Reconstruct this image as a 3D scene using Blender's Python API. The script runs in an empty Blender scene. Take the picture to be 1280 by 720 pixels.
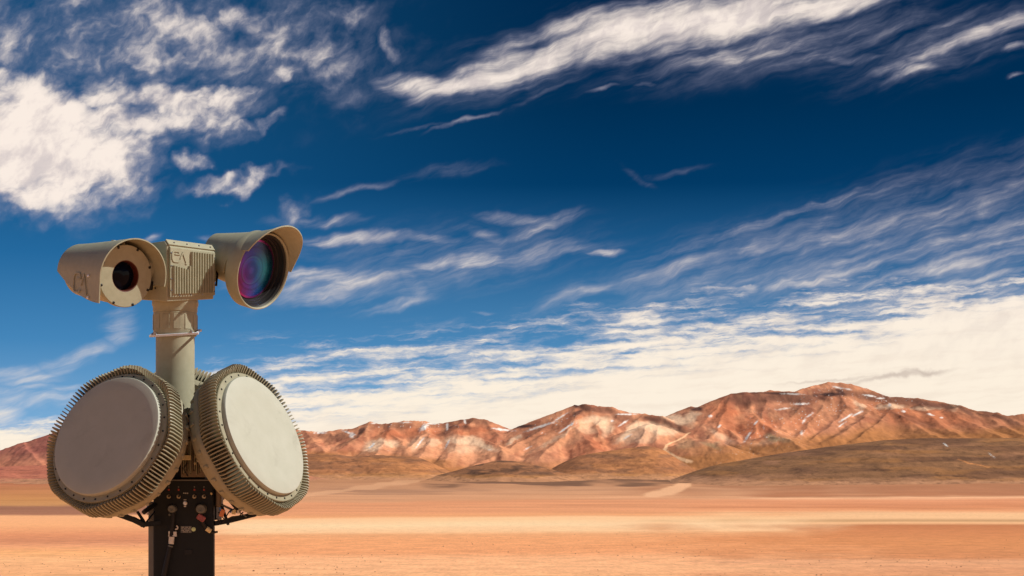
import bpy, bmesh, math, random
import numpy as np
from mathutils import Vector, Matrix, Euler
random.seed(7)
F = 2489.0          # focal length in photo pixels (70 mm on a 36 mm, 1280 px frame)
HZ = 640.0          # row of the true horizon
CAMH = 3.0          # camera height, m
K = 10.0 / F        # metres per photo pixel at the mast (10 m away)
R = math.radians
sc = bpy.context.scene
col = sc.collection

# ------------------------------------------------------------------ camera
cam = bpy.data.cameras.new('camera'); cam_o = bpy.data.objects.new('camera', cam); col.objects.link(cam_o)
cam.lens = 70.0; cam.sensor_width = 36.0; cam.shift_y = (HZ - 360.0) / 1280.0
cam.clip_start = 0.1; cam.clip_end = 60000
cam_o.location = (0, 0, CAMH); cam_o.rotation_euler = (R(90), 0, 0)
sc.camera = cam_o
sc.view_settings.view_transform = 'Standard'; sc.view_settings.look = 'None'
sc.view_settings.gamma = 1.0; sc.view_settings.exposure = 0.0
SUN_AZ, SUN_EL = R(88), R(43)        # azimuth turned from "towards the camera" to the right
sun_dir = Vector((math.cos(SUN_EL) * math.sin(SUN_AZ), -math.cos(SUN_EL) * math.cos(SUN_AZ), math.sin(SUN_EL)))
sl = bpy.data.lights.new('sun', 'SUN'); sl.energy = 5.0; sl.angle = R(0.5); sl.color = (1.0, 0.95, 0.86)
so = bpy.data.objects.new('sun', sl); col.objects.link(so)
so.rotation_euler = (-sun_dir).to_track_quat('-Z', 'Y').to_euler(); so.location = (20, 0, 40)

# ------------------------------------------------------------------ node helpers
class NT:
    def __init__(s, nt): s.nt = nt
    def n(s, t, **kw):
        x = s.nt.nodes.new(t)
        for k, v in kw.items():
            if k == 'inp':
                for kk, vv in v.items():
                    if isinstance(vv, bpy.types.NodeSocket): s.nt.links.new(vv, x.inputs[kk])
                    else: x.inputs[kk].default_value = vv
            else: setattr(x, k, v)
        return x
    def m(s, op, a, b=0.0, c=0.0, clamp=False):
        x = s.n('ShaderNodeMath', operation=op, use_clamp=clamp, inp={0: a, 1: b, 2: c}); return x.outputs[0]
    def vm(s, op, a, b=(0, 0, 0)):
        x = s.n('ShaderNodeVectorMath', operation=op, inp={0: a, 1: b})
        return x.outputs['Value'] if op in ('LENGTH', 'DOT_PRODUCT', 'DISTANCE') else x.outputs[0]
    def ss(s, v, lo, hi, a=0.0, b=1.0):
        x = s.n('ShaderNodeMapRange', interpolation_type='SMOOTHSTEP', inp={0: v, 1: lo, 2: hi, 3: a, 4: b}); return x.outputs[0]
    def mix(s, f, a, b, mode='MIX'):
        x = s.n('ShaderNodeMix', data_type='RGBA', blend_type=mode, inp={0: f, 6: a, 7: b}); return x.outputs[2]
    def noise(s, vec, scale, detail=4.0, rough=0.55, dist=0.0, dim='3D'):
        x = s.n('ShaderNodeTexNoise', noise_dimensions=dim, inp={'Vector': vec, 'Scale': scale, 'Detail': detail, 'Roughness': rough, 'Distortion': dist}); return x
    def ramp(s, f, stops, interp='LINEAR'):
        x = s.n('ShaderNodeValToRGB', inp={0: f}); r = x.color_ramp; r.interpolation = interp
        while len(r.elements) < len(stops): r.elements.new(0.5)
        for e, (p, c) in zip(r.elements, stops):
            e.position = p; e.color = (*c, 1) if len(c) == 3 else c
        return x.outputs[0]
    def xyz(s, x, y, z): return s.n('ShaderNodeCombineXYZ', inp={0: x, 1: y, 2: z}).outputs[0]
def lin(c): return tuple((v / 255 / 12.92) if v / 255 <= 0.04045 else ((v / 255 + 0.055) / 1.055) ** 2.4 for v in c)
def c4(c): return (*c, 1.0)

# ------------------------------------------------------------------ sky: Nishita daylight, polarised deep blue, with clouds by direction
world = bpy.data.worlds.new('World'); sc.world = world; world.use_nodes = True
wt = world.node_tree; wt.nodes.clear(); w = NT(wt)
geo = w.n('ShaderNodeTexCoord').outputs['Generated']
dirn = w.vm('NORMALIZE', geo)
sx = w.n('ShaderNodeSeparateXYZ', inp={0: dirn}).outputs
az = w.m('ARCTAN2', sx[0], sx[1])
el = w.m('ARCSINE', sx[2])
S = w.m('MULTIPLY_ADD', az, F, 640.0)          # "photo pixel" measure of azimuth and elevation: 1 unit = 0.023 degrees
T = w.m('MULTIPLY_ADD', el, -F, HZ)
P = w.xyz(S, T, 0.0)
def st(px, py):
    a = math.atan((px - 640) / F); e = math.atan((HZ - py) / F * math.cos(a))
    return a * F + 640, HZ - e * F
# domain warps
n1 = w.noise(P, 1 / 95.0, 3.0, 0.6, dim='2D').outputs['Color']
n2 = w.noise(P, 1 / 22.0, 3.0, 0.6, dim='2D').outputs['Color']
w1 = w.vm('SCALE', w.vm('SUBTRACT', n1, (0.5, 0.5, 0.5))); wt.nodes[-1].inputs[3].default_value = 70.0
w2 = w.vm('SCALE', w.vm('SUBTRACT', n2, (0.5, 0.5, 0.5))); wt.nodes[-1].inputs[3].default_value = 14.0
PW = w.vm('ADD', P, w.vm('ADD', w1, w2))
PWs = w.vm('ADD', P, w.vm('ADD', w.vm('MULTIPLY', w1, (0.30, 0.30, 0.3)), w.vm('MULTIPLY', w2, (0.7, 0.7, 0.7))))
def stroke(vec, px, py, rx, ry, rot, wgt):
    a, b = st(px, py)
    mp = w.n('ShaderNodeMapping', vector_type='TEXTURE', inp={0: vec, 'Location': (a, b, 0), 'Rotation': (0, 0, R(-rot)), 'Scale': (rx, ry, 1e6)})
    L = w.vm('LENGTH', mp.outputs[0])
    return w.ss(L, 0.05, 1.6, wgt, 0.0)
def strokes(vec, lst):
    acc = None
    for s_ in lst:
        # the running maximum rides along in Z, where the strokes are 1e6 long, so the strokes evaluate one after another
        v = stroke(vec if acc is None else w.vm('ADD', vec, w.xyz(0.0, 0.0, acc)), *s_)
        acc = v if acc is None else w.m('MAXIMUM', acc, v)
    return acc
PUFF = [(90, 45, 260, 90, 0, .50), (330, 60, 190, 80, 0, .42), (250, 165, 110, 30, 0, .42), (20, 185, 150, 78, -4, 1.5), (110, 200, 95, 42, 12, 1.3), (60, 150, 110, 45, -20, 1.4), (150, 150, 90, 30, 10, 1.1), (30, 245, 110, 22, 3, 1.2), (120, 225, 60, 14, 8, .85),
        (215, 122, 115, 27, -4, 1.05), (150, 118, 60, 20, 5, 1.0), (285, 122, 45, 20, -8, .95), (235, 150, 100, 20, 10, .8), (345, 157, 30, 10, 20, .6), (300, 160, 45, 10, 5, .5),
        (60, 50, 120, 42, 0, .52), (40, 22, 90, 25, 0, .5), (245, 45, 95, 26, -22, .72), (200, 62, 80, 18, -5, .66), (175, 66, 45, 14, 0, .7), (300, 22, 60, 26, -35, .62), (345, 98, 30, 18, 10, .62),
        (400, 62, 60, 34, 15, .52), (410, 92, 50, 20, 20, .45), (492, 60, 17, 20, 0, .62), (430, 20, 50, 22, 0, .42), (232, 208, 26, 11, 8, .8),
        (292, 229, 72, 11, 9, .72), (165, 240, 50, 12, 0, .4), (372, 262, 22, 26, 10, .5), (120, 85, 70, 22, 0, .42), (170, 108, 80, 14, -20, .55)]
WISP = [(1080, 290, 300, 60, 17, .50), (1220, 300, 160, 60, 14, .52), (900, 330, 200, 50, 14, .44), (560, 320, 240, 50, 4, .36), (430, 355, 150, 34, 4, .48), (700, 60, 220, 45, 18, .45), (980, 60, 240, 36, 8, .48), (1180, 60, 150, 36, 14, .44), (520, 108, 55, 15, -6, 1.0), (560, 112, 55, 14, 14, 1.05), (625, 88, 95, 22, 22, 1.1), (690, 68, 90, 25, 22, 1.1), (780, 40, 130, 32, 10, 1.25), (880, 28, 190, 30, 8, 1.35), (1000, 12, 170, 18, 8, 1.2), (640, 60, 60, 16, 22, .7),
        (900, 76, 55, 12, 6, .72), (980, 66, 90, 9, 9, .66), (1050, 48, 80, 6, 14, .62), (1060, 72, 60, 8, -6, .5), (1130, 88, 55, 10, 2, .7), (1170, 66, 80, 12, 26, .72), (1240, 38, 70, 13, 16, .85), (1180, 30, 80, 8, 18, .5), (1272, 60, 22, 6, 14, .7), (1270, 97, 14, 3, 8, .5),
        (580, 152, 52, 3.5, 18, .62), (530, 160, 60, 3, 8, .42), (685, 112, 60, 4, 22, .36), (755, 110, 22, 4, 14, .5), (808, 104, 18, 4, 5, .5), (800, 225, 30, 6, -28, .3), (840, 218, 50, 5, 12, .3),
        (440, 240, 62, 5, 12, .46), (560, 215, 60, 9, 10, .38), (400, 276, 70, 8, 0, .55), (450, 297, 95, 10, 4, .72), (545, 296, 45, 8, -5, .6), (640, 272, 55, 8, -4, .6), (670, 283, 66, 10, 16, .62), (610, 290, 50, 9, -8, .55),
        (590, 325, 100, 13, 3, .72), (660, 318, 75, 14, 10, .7), (700, 308, 60, 14, 0, .5), (760, 314, 26, 5, 2, .7), (420, 346, 90, 13, 0, .76), (410, 372, 60, 15, 6, .62), (330, 352, 60, 14, 6, .55), (500, 378, 60, 8, 14, .5), (510, 350, 40, 20, -30, .45), (605, 395, 14, 3, -6, .5),
        (540, 408, 60, 6, 6, .4), (150, 408, 26, 20, 35, .58), (90, 448, 60, 14, 22, .5), (20, 470, 70, 14, 0, .5), (40, 500, 80, 16, 0, .58), (5, 520, 30, 20, 0, .85), (60, 485, 60, 6, 4, .5), (190, 300, 20, 6, 20, .5), (262, 298, 14, 5, 10, .45),
        (1000, 262, 160, 6, 17, .5), (1120, 235, 120, 5, 14, .42), (900, 300, 130, 8, 18, .45), (1180, 270, 170, 13, 19, .52), (1230, 285, 120, 12, 12, .52), (1130, 310, 200, 8, 18, .55), (1200, 330, 150, 10, 12, .68), (1050, 330, 220, 34, 10, .48), (860, 345, 120, 24, 15, .42), (720, 370, 80, 14, 15, .42),
        (1020, 355, 90, 8, 2, .72), (935, 358, 20, 7, 5, .7), (1100, 350, 90, 8, 12, .68), (1210, 352, 120, 7, 12, .6), (1150, 375, 160, 12, 6, .6), (1250, 370, 80, 14, 6, .55)]
PWl = w.vm('ADD', P, w.vm('MULTIPLY', w2, (0.5, 0.5, 0.5)))
mp_puff = strokes(PW, PUFF)
PWf = w.vm('ADD', P, w.vm('MULTIPLY', w1, (0.35, 0.35, 0.35)))
PWw = w.vm('ADD', PWf, w.vm('MULTIPLY', w2, (0.35, 0.35, 0.35)))
mp_wisp = strokes(w.vm('ADD', PWw, w.xyz(0.0, 0.0, mp_puff)), WISP)
# texture of the clouds: cellular billows for the puffs, combed streaks for the wisps
def rotated(px_ang, sx_, sy_, base=None):
    return w.n('ShaderNodeMapping', vector_type='TEXTURE', inp={0: base or P, 'Rotation': (0, 0, R(px_ang)), 'Scale': (sx_, sy_, 1)}).outputs[0]
bil = w.noise(rotated(-24, 64, 32, PWs), 1.0, 7.0, 0.55, 0.15, dim='2D').outputs[0]
bil2 = w.noise(rotated(-50, 26, 13, PWs), 1.0, 4.0, 0.55, 0.1, dim='2D').outputs[0]
strk = w.noise(rotated(-15, 190, 15, PWf), 1.0, 8.0, 0.58, 0.12, dim='2D').outputs[0]
fine = w.noise(rotated(-24, 60, 16, PWf), 1.0, 7.0, 0.60, 0.25, dim='2D').outputs[0]
d_puff = w.m('ADD', mp_puff, w.m('MULTIPLY_ADD', bil, 1.5, -0.78))
d_puff = w.m('ADD', d_puff, w.m('MULTIPLY_ADD', bil2, 0.5, -0.25))
d_puff = w.m('MULTIPLY', w.ss(d_puff, -0.1, 1.3), w.ss(mp_puff, 0.0, 0.4))
wt_ = w.m('ADD', w.m('MULTIPLY', strk, 0.62), w.m('MULTIPLY', fine, 0.45))
d_wisp = w.m('ADD', mp_wisp, w.m('MULTIPLY_ADD', wt_, 1.9, -1.02))
d_wisp = w.m('MULTIPLY', w.ss(d_wisp, -0.1, 1.5), w.ss(mp_wisp, 0.0, 0.45))
# cloud bank low on the horizon: its upper edge climbs to the right
Sn = w.m('DIVIDE', S, 1600.0, clamp=True)
cv = w.n('ShaderNodeFloatCurve', inp={1: Sn}); c0 = cv.mapping.curves[0]
bank = [(0, 548), (200, 545), (330, 530), (450, 512), (600, 496), (750, 468), (900, 446), (1050, 430), (1150, 412), (1280, 384), (1600, 370)]
while len(c0.points) < len(bank): c0.points.new(0.5, 0.5)
for p_, (a, b) in zip(c0.points, bank): p_.location = (a / 1600, (b - 300) / 300)
cv.mapping.update()
yb = w.m('MULTIPLY_ADD', cv.outputs[0], 300.0, 300.0)
cv2 = w.n('ShaderNodeFloatCurve', inp={1: Sn}); c1 = cv2.mapping.curves[0]   # how far above the solid bank the broken layers reach
reach = [(0, 22), (180, 40), (260, 80), (300, 100), (450, 92), (650, 92), (800, 92), (950, 92), (1100, 80), (1200, 50), (1280, 34), (1600, 60)]
while len(c1.points) < len(reach): c1.points.new(0.5, 0.5)
for p_, (a, b) in zip(c1.points, reach): p_.location = (a / 1600, b / 150)
cv2.mapping.update()
rch = w.m('MULTIPLY', cv2.outputs[0], 150.0)
tb = w.m('DIVIDE', w.m('SUBTRACT', T, w.m('SUBTRACT', yb, rch)), rch)      # 0 at the top of the layers, 1 at the solid bank
lay = w.noise(rotated(-4, 120, 13, PWl), 1.0, 7.0, 0.6, 0.25, dim='2D').outputs[0]
lay2 = w.noise(rotated(-3, 26, 8, PWl), 1.0, 4.0, 0.6, 0.3, dim='2D').outputs[0]
tn = w.m('ADD', w.m('MULTIPLY_ADD', lay, 2.6, -1.3), w.m('MULTIPLY_ADD', lay2, 0.9, -0.45))
d_bank = w.m('ADD', w.m('MULTIPLY', tb, 0.95), w.m('MULTIPLY', tn, w.ss(tb, 0.75, 1.5, 1.0, 0.15)))
d_bank = w.m('MULTIPLY', w.ss(d_bank, -0.15, 1.15), w.ss(tb, -0.22, 0.12))
# beyond the frame: scattered clouds of the same kind
out = w.m('MAXIMUM', w.ss(w.m('ABSOLUTE', w.m('SUBTRACT', S, 640.0)), 760.0, 1150.0), w.ss(T, -60.0, -330.0))
o3 = w.n('ShaderNodeMapping', inp={0: dirn, 'Scale': (2.2, 3.2, 6.5)}).outputs[0]
on = w.noise(o3, 1.0, 7.0, 0.6, 0.4).outputs[0]
d_out = w.m('MULTIPLY', w.ss(on, 0.54, 0.72), out)
dens = w.m('MAXIMUM', w.m('MAXIMUM', d_puff, d_wisp), w.m('MAXIMUM', d_bank, d_out))
dens = w.m('MULTIPLY', dens, 0.985)
nish = w.n('ShaderNodeTexSky', sky_type='NISHITA', sun_disc=False, sun_elevation=SUN_EL, sun_rotation=math.atan2(sun_dir.x, sun_dir.y),
           altitude=4200.0, air_density=1.0, dust_density=0.3, ozone_density=2.5)
# polariser: the blue deepens with elevation
e0 = w.m('DIVIDE', w.m('SUBTRACT', HZ, T), 700.0, clamp=True)
tint = w.ramp(e0, [(0.0, lin((176, 208, 232))), (0.16, lin((140, 186, 222))), (0.30, lin((80, 141, 190))), (0.45, lin((36, 100, 152))), (0.58, lin((2, 62, 108))), (0.72, lin((0, 50, 90))), (1.0, lin((0, 40, 78)))])
side = w.ss(S, 0.0, 800.0)                    # lighter towards the left
tint = w.mix(w.m('MULTIPLY', w.m('SUBTRACT', 1.0, side), 0.30), tint, c4(lin((46, 132, 196))))
nl = w.n('ShaderNodeRGBToBW', inp={0: nish.outputs[0]}).outputs[0]
nl = w.m('POWER', w.m('MULTIPLY', nl, 0.16, clamp=True), 0.18)
sky = w.mix(1.0, tint, w.n('ShaderNodeCombineColor', inp={0: nl, 1: nl, 2: nl}).outputs[0], 'MULTIPLY')
hzf = w.ss(T, 230.0, 520.0)
ccol = w.mix(hzf, c4(lin((252, 238, 227))), c4(lin((255, 241, 221))))
shade = w.m('ADD', w.m('MULTIPLY', bil, 0.6), w.m('MULTIPLY', lay, 0.4))
cshade = w.ss(w.m('ADD', w.m('MULTIPLY', bil, 0.6), w.m('MULTIPLY', bil2, 0.4)), 0.36, 0.58, 0.76, 1.0)
bsh = w.ss(w.m('ADD', w.m('MULTIPLY', lay, 0.7), w.m('MULTIPLY', bil, 0.3)), 0.34, 0.56)
bsh = w.mix(bsh, (0.94, 0.925, 0.925, 1), (1, 1, 1, 1))
cshade = w.mix(hzf, w.n('ShaderNodeCombineColor', inp={0: cshade, 1: cshade, 2: w.m('MULTIPLY_ADD', cshade, 0.8, 0.2)}).outputs[0], bsh)
ccol = w.mix(1.0, ccol, cshade, 'MULTIPLY')
thin = w.ss(dens, 0.15, 0.9)
ccol = w.mix(thin, w.mix(hzf, c4(lin((150, 152, 176))), c4(lin((222, 218, 222)))), ccol)
# one long grey lenticular strip over the highest peak
lent = w.m('MAXIMUM', w.m('MAXIMUM', stroke(PWs, 1120, 470, 62, 3.4, 6, .62), stroke(PWs, 1158, 464, 26, 3.4, 4, .7)), stroke(PWs, 1040, 473, 60, 2.0, 3, .4))
ccol = w.mix(lent, ccol, c4(lin((190, 172, 160))))
final = w.mix(dens, sky, ccol)
bg = w.n('ShaderNodeBackground', inp={0: final, 1: 1.0})
# the sky texture is physically bright, so the graded colour above already holds the 0.1 scale
wo = w.n('ShaderNodeOutputWorld', inp={0: bg.outputs[0]})
try: world.cycles.sampling_method = 'MANUAL'; world.cycles.sample_map_resolution = 512
except Exception: pass

# ------------------------------------------------------------------ numpy noise
def _hash(ix, iy, seed):
    h = (ix.astype(np.int64) * 374761393 + iy.astype(np.int64) * 668265263 + seed * 1442695041) & 0xFFFFFFFF
    h = ((h ^ (h >> 13)) * 1274126177) & 0xFFFFFFFF
    h = h ^ (h >> 16)
    return (h & 0xFFFFFF) / float(0xFFFFFF)
def vnoise(x, y, seed=0):
    x0 = np.floor(x); y0 = np.floor(y); fx = x - x0; fy = y - y0
    fx = fx * fx * fx * (fx * (fx * 6 - 15) + 10); fy = fy * fy * fy * (fy * (fy * 6 - 15) + 10)
    a = _hash(x0, y0, seed); b = _hash(x0 + 1, y0, seed); c = _hash(x0, y0 + 1, seed); d = _hash(x0 + 1, y0 + 1, seed)
    return (a * (1 - fx) + b * fx) * (1 - fy) + (c * (1 - fx) + d * fx) * fy
def fbm(x, y, o=5, seed=0, g=0.5):
    s_ = 0; a = 1.0; t = 0
    for i in range(o):
        s_ = s_ + a * vnoise(x, y, seed + i * 17); t += a; a *= g; x = x * 2.03 + 11.3; y = y * 2.03 + 5.7
    return s_ / t
def ridged(x, y, o=4, seed=0):
    s_ = 0; a = 1.0; t = 0
    for i in range(o):
        s_ = s_ + a * (1 - np.abs(2 * vnoise(x, y, seed + i * 31) - 1)); t += a; a *= 0.5; x = x * 2.1 + 3.1; y = y * 2.1 + 9.7
    return s_ / t
def sstep(v, a, b):
    t = np.clip((v - a) / (b - a), 0, 1); return t * t * (3 - 2 * t)
def lerp(a, b, t): return a + (b - a) * t
def mixc(A, B, t): return A * (1 - t[..., None]) + np.asarray(B) * t[..., None]
ALB = 1 / 1.06      # display value of a sunlit horizontal surface -> its albedo
def L(*c): return np.array(lin(c)) * ALB

def grid_mesh(name, X, Y, Z, colr, mat):
    nr, nc = X.shape
    co = np.stack([X, Y, Z], -1).reshape(-1, 3).astype(np.float32)
    idx = np.arange(nr * nc).reshape(nr, nc)
    q = np.stack([idx[:-1, :-1], idx[:-1, 1:], idx[1:, 1:], idx[1:, :-1]], -1).reshape(-1, 4).astype(np.int32)
    me = bpy.data.meshes.new(name)
    me.vertices.add(len(co)); me.vertices.foreach_set('co', co.ravel())
    me.loops.add(q.size); me.loops.foreach_set('vertex_index', q.ravel())
    me.polygons.add(len(q)); me.polygons.foreach_set('loop_start', np.arange(0, q.size, 4, dtype=np.int32))
    me.polygons.foreach_set('use_smooth', np.ones(len(q), bool))
    me.update(); me.validate()
    at = me.color_attributes.new('rock', 'FLOAT_COLOR', 'POINT')
    cc = np.ones((len(co), 4), np.float32); cc[:, :3] = np.clip(colr.reshape(-1, 3), 0.005, 0.93)
    at.data.foreach_set('color', cc.ravel())
    me.materials.append(mat)
    o = bpy.data.objects.new(name, me); col.objects.link(o); return o

def terrain_mat(name, scale, amp, bump, bscale, sy=1.0, speck=0.0):
    m = bpy.data.materials.new(name); m.use_nodes = True; nt = m.node_tree; nt.nodes.clear(); t = NT(nt)
    at = t.n('ShaderNodeAttribute', attribute_name='rock').outputs['Color']
    pos = t.n('ShaderNodeNewGeometry').outputs['Position']
    mp = t.n('ShaderNodeMapping', inp={0: pos, 'Scale': (scale, scale * sy, scale)}).outputs[0]
    n_ = t.noise(mp, 1.0, 8.0, 0.65, 0.3).outputs[0]
    f = t.ss(n_, 0.25, 0.75, 1 - amp, 1 + amp)
    c_ = t.mix(1.0, at, t.n('ShaderNodeCombineColor', inp={0: f, 1: f, 2: f}).outputs[0], 'MULTIPLY')
    if speck:
        g1 = t.noise(t.n('ShaderNodeMapping', inp={0: pos, 'Scale': (4.0, 0.40, 4.0)}).outputs[0], 1.0, 3.0, 0.7).outputs[0]
        g1 = t.ss(g1, 0.28, 0.72, 0.88, 1.10)
        c_ = t.mix(1.0, c_, t.n('ShaderNodeCombineColor', inp={0: g1, 1: g1, 2: g1}).outputs[0], 'MULTIPLY')
        v = t.n('ShaderNodeTexVoronoi', inp={'Vector': t.n('ShaderNodeMapping', inp={0: pos, 'Scale': (1.2, 0.35, 1.2)}).outputs[0], 'Scale': 1.0})
        k = t.m('MULTIPLY', t.ss(v.outputs['Distance'], 0.10, 0.16, 1.0, 0.0), t.ss(t.noise(pos, 0.02, 3.0).outputs[0], 0.42, 0.6))
        c_ = t.mix(t.m('MULTIPLY', k, speck), c_, (0.30, 0.13, 0.055, 1))
    mb = t.n('ShaderNodeMapping', inp={0: pos, 'Scale': (bscale, bscale * sy, bscale)}).outputs[0]
    nb = t.noise(mb, 1.0, 8.0, 0.68).outputs[0]
    bp = t.n('ShaderNodeBump', inp={'Strength': bump, 'Distance': 1.0 / bscale * 0.5, 'Height': nb}).outputs[0]
    b = t.n('ShaderNodeBsdfPrincipled', inp={'Base Color': c_, 'Roughness': 0.95, 'Normal': bp, 'Specular IOR Level': 0.15})
    t.n('ShaderNodeOutputMaterial', inp={0: b.outputs[0]})
    return m
def tag(o, label=None, cat=None, group=None, kind=None):
    if label: o['label'] = label
    if cat: o['category'] = cat
    if group: o['group'] = group
    if kind: o['kind'] = kind
    return o

# ------------------------------------------------------------------ the plain: flat near the mast, then a long gentle fan up to the mountains
def fan(Y): return 112.0 * np.clip((Y - 1000.0) / 5500.0, 0, 1.5) ** 1.3
def to_px(X, Y, Z):
    Yc = np.maximum(Y, 20.0); return 640 + F * X / Yc, HZ - F * (Z - CAMH) / Yc
def profile(py, stops):
    p = [s_[0] for s_ in stops]; c_ = np.array([L(*s_[1]) for s_ in stops])
    return np.stack([np.interp(py, p, c_[:, i]) for i in range(3)], -1)
MID = [(570, (176, 118, 72)), (588, (178, 122, 76)), (598, (182, 128, 90)), (603, (194, 138, 100)), (612, (206, 150, 112)), (624, (220, 158, 116)), (627, (226, 154, 110)), (640, (232, 158, 112)), (645, (240, 168, 116)),
       (648, (255, 201, 150)), (656, (255, 212, 165)), (664, (255, 203, 153)), (668, (240, 172, 120)), (674, (244, 168, 114)), (690, (241, 164, 112)), (697, (250, 182, 132)), (708, (250, 184, 134)), (722, (248, 180, 130)), (900, (244, 174, 124))]
RGT = [(570, (170, 112, 66)), (590, (150, 100, 62)), (601, (160, 108, 76)), (605, (178, 120, 84)), (614, (184, 122, 86)), (620, (188, 124, 86)), (622.5, (246, 184, 140)), (625, (232, 156, 112)), (634, (214, 138, 94)), (638, (236, 160, 112)),
       (642, (250, 196, 146)), (648, (246, 192, 142)), (651, (205, 158, 112)), (654, (250, 190, 138)), (657, (200, 126, 80)), (664, (216, 138, 88)), (680, (222, 145, 92)), (697, (216, 142, 94)), (701, (232, 166, 122)), (722, (224, 154, 110)), (900, (222, 150, 108))]
LFT = [(570, (176, 108, 84)), (600, (184, 112, 80)), (622, (204, 140, 84)), (630, (206, 146, 92)), (633, (160, 108, 82)), (641, (172, 116, 88)), (644, (250, 180, 128)), (655, (250, 178, 124)), (668, (232, 152, 106)), (676, (214, 140, 100)),
       (681, (238, 162, 116)), (690, (252, 180, 120)), (700, (250, 184, 130)), (722, (246, 176, 124)), (900, (240, 170, 118))]
Yr = np.concatenate([np.linspace(-400, 50, 40, endpoint=False), (CAMH * F) / (np.arange(785, 647.5, -0.5) - HZ), np.geomspace(1010, 6900, 330)])
Yr = np.unique(Yr)
sp = np.concatenate([np.linspace(-4200, -160, 60, endpoint=False), np.arange(-160, 1440, 2.5), np.linspace(1440, 5400, 60)])
GX = (sp[None, :] - 640) / F * (np.abs(Yr)[:, None] + 60.0); GY = np.repeat(Yr[:, None], len(sp), 1)
GZ = fan(GY)
s_px, p_px = to_px(GX, GY, GZ)
und = (fbm(GX / 90, GY / 260, 4, 3) - 0.5)
GZ = GZ + und * np.clip(GY / 900, 0, 1) * 0.5 * sstep(GY, 60, 400) + (fbm(GX / 260, GY / 500, 4, 9) - 0.5) * 14 * sstep(GY, 1500, 5000)
far = sstep(GY, 900, 1800)
wv = (fbm(s_px / 260, p_px / 26, 4, 21) - 0.5) * 7 * lerp(0.45, 1.0, far) + (fbm(s_px / 60, p_px / 5, 3, 22) - 0.5) * 3 * far
tilt = (s_px - 640) * 0.0045
pw = p_px + wv + tilt
C_m = profile(pw, MID); C_r = profile(p_px + wv * 0.8, RGT); C_l = profile(pw + 2, LFT)
wr = sstep(s_px + (fbm(s_px / 90, p_px / 9, 3, 5) - 0.5) * 420, 700, 1120)
GC = mixc(C_m, C_r, wr); GC = mixc(GC, C_l, sstep(s_px + (fbm(s_px / 70, p_px / 8, 3, 6) - 0.5) * 140, 340, 180))
# dark brown gravel sheet below the middle mound, streaked
dk = sstep(np.abs((s_px - 715) / 190) ** 2 + np.abs((p_px - 601.5 - (s_px - 690) * -0.012) / 8.5) ** 2 + (fbm(s_px / 50, p_px / 3, 3, 8) - 0.5) * 1.6, 1.0, 0.3)
GC = mixc(GC, L(126, 90, 68), dk * 0.95)
dk2 = sstep(((s_px - 480) / 120) ** 2 + ((p_px - 613) / 5) ** 2 + (fbm(s_px / 60, p_px / 2.4, 3, 18) - 0.5) * 2, 1.0, 0.2)
GC = mixc(GC, L(168, 122, 94), dk2 * 0.6)
st_ = fbm(s_px / 150, p_px / 1.7, 4, 14); GC = GC * (1 + (st_[..., None] - 0.5) * np.array([0.36, 0.40, 0.42]) * lerp(0.32, 1.0, far)[..., None])
def track(px, py, pts, wd, jitter=2.0):
    d = np.full(px.shape, 1e9)
    jx = px + (fbm(px / 18, py / 7, 3, 40) - 0.5) * jitter * 5; jy = py + (fbm(px / 14, py / 6, 3, 41) - 0.5) * jitter
    for (a, b, wa), (c, e, wb) in zip(pts[:-1], pts[1:]):
        vx, vy = c - a, (e - b) * 3.0
        t = np.clip(((jx - a) * vx + (jy - b) * 3 * vy) / (vx * vx + vy * vy + 1e-9), 0, 1)
        dd = np.hypot(jx - a - t * vx, (jy - b) * 3 - t * vy) / lerp(wa, wb, t)
        d = np.minimum(d, dd)
    return sstep(d, 1.25, 0.7) * wd
WASH = [(833, 556, 2), (831, 563, 2.5), (842, 570, 3), (862, 577, 5), (868, 580, 6), (850, 586, 7), (815, 590, 5), (780, 593, 3)]
WASH2 = [(806, 590, 3), (828, 594, 4), (848, 600, 8), (855, 605, 9), (846, 610, 11), (834, 615, 13), (815, 618, 12)]
WASH3 = [(552, 591, 2), (520, 599, 7), (500, 604, 9), (450, 609, 6), (395, 617, 6), (340, 624, 8)]
WASH4 = [(1280, 619, 30), (1100, 621, 14), (1000, 622, 8), (860, 622, 5)]
for T_, k_ in ((WASH, 0.9), (WASH2, 0.9), (WASH3, 0.4)): GC = mixc(GC, L(242, 184, 140), track(s_px, p_px, T_, k_))
ground = grid_mesh('desert_plain', GX, GY, GZ, GC, terrain_mat('desert_sand', 0.45, 0.17, 0.30, 1.3, 0.5, 0.35))
tag(ground, 'orange and pale sand desert plain banded right across the picture', kind='structure')

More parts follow.
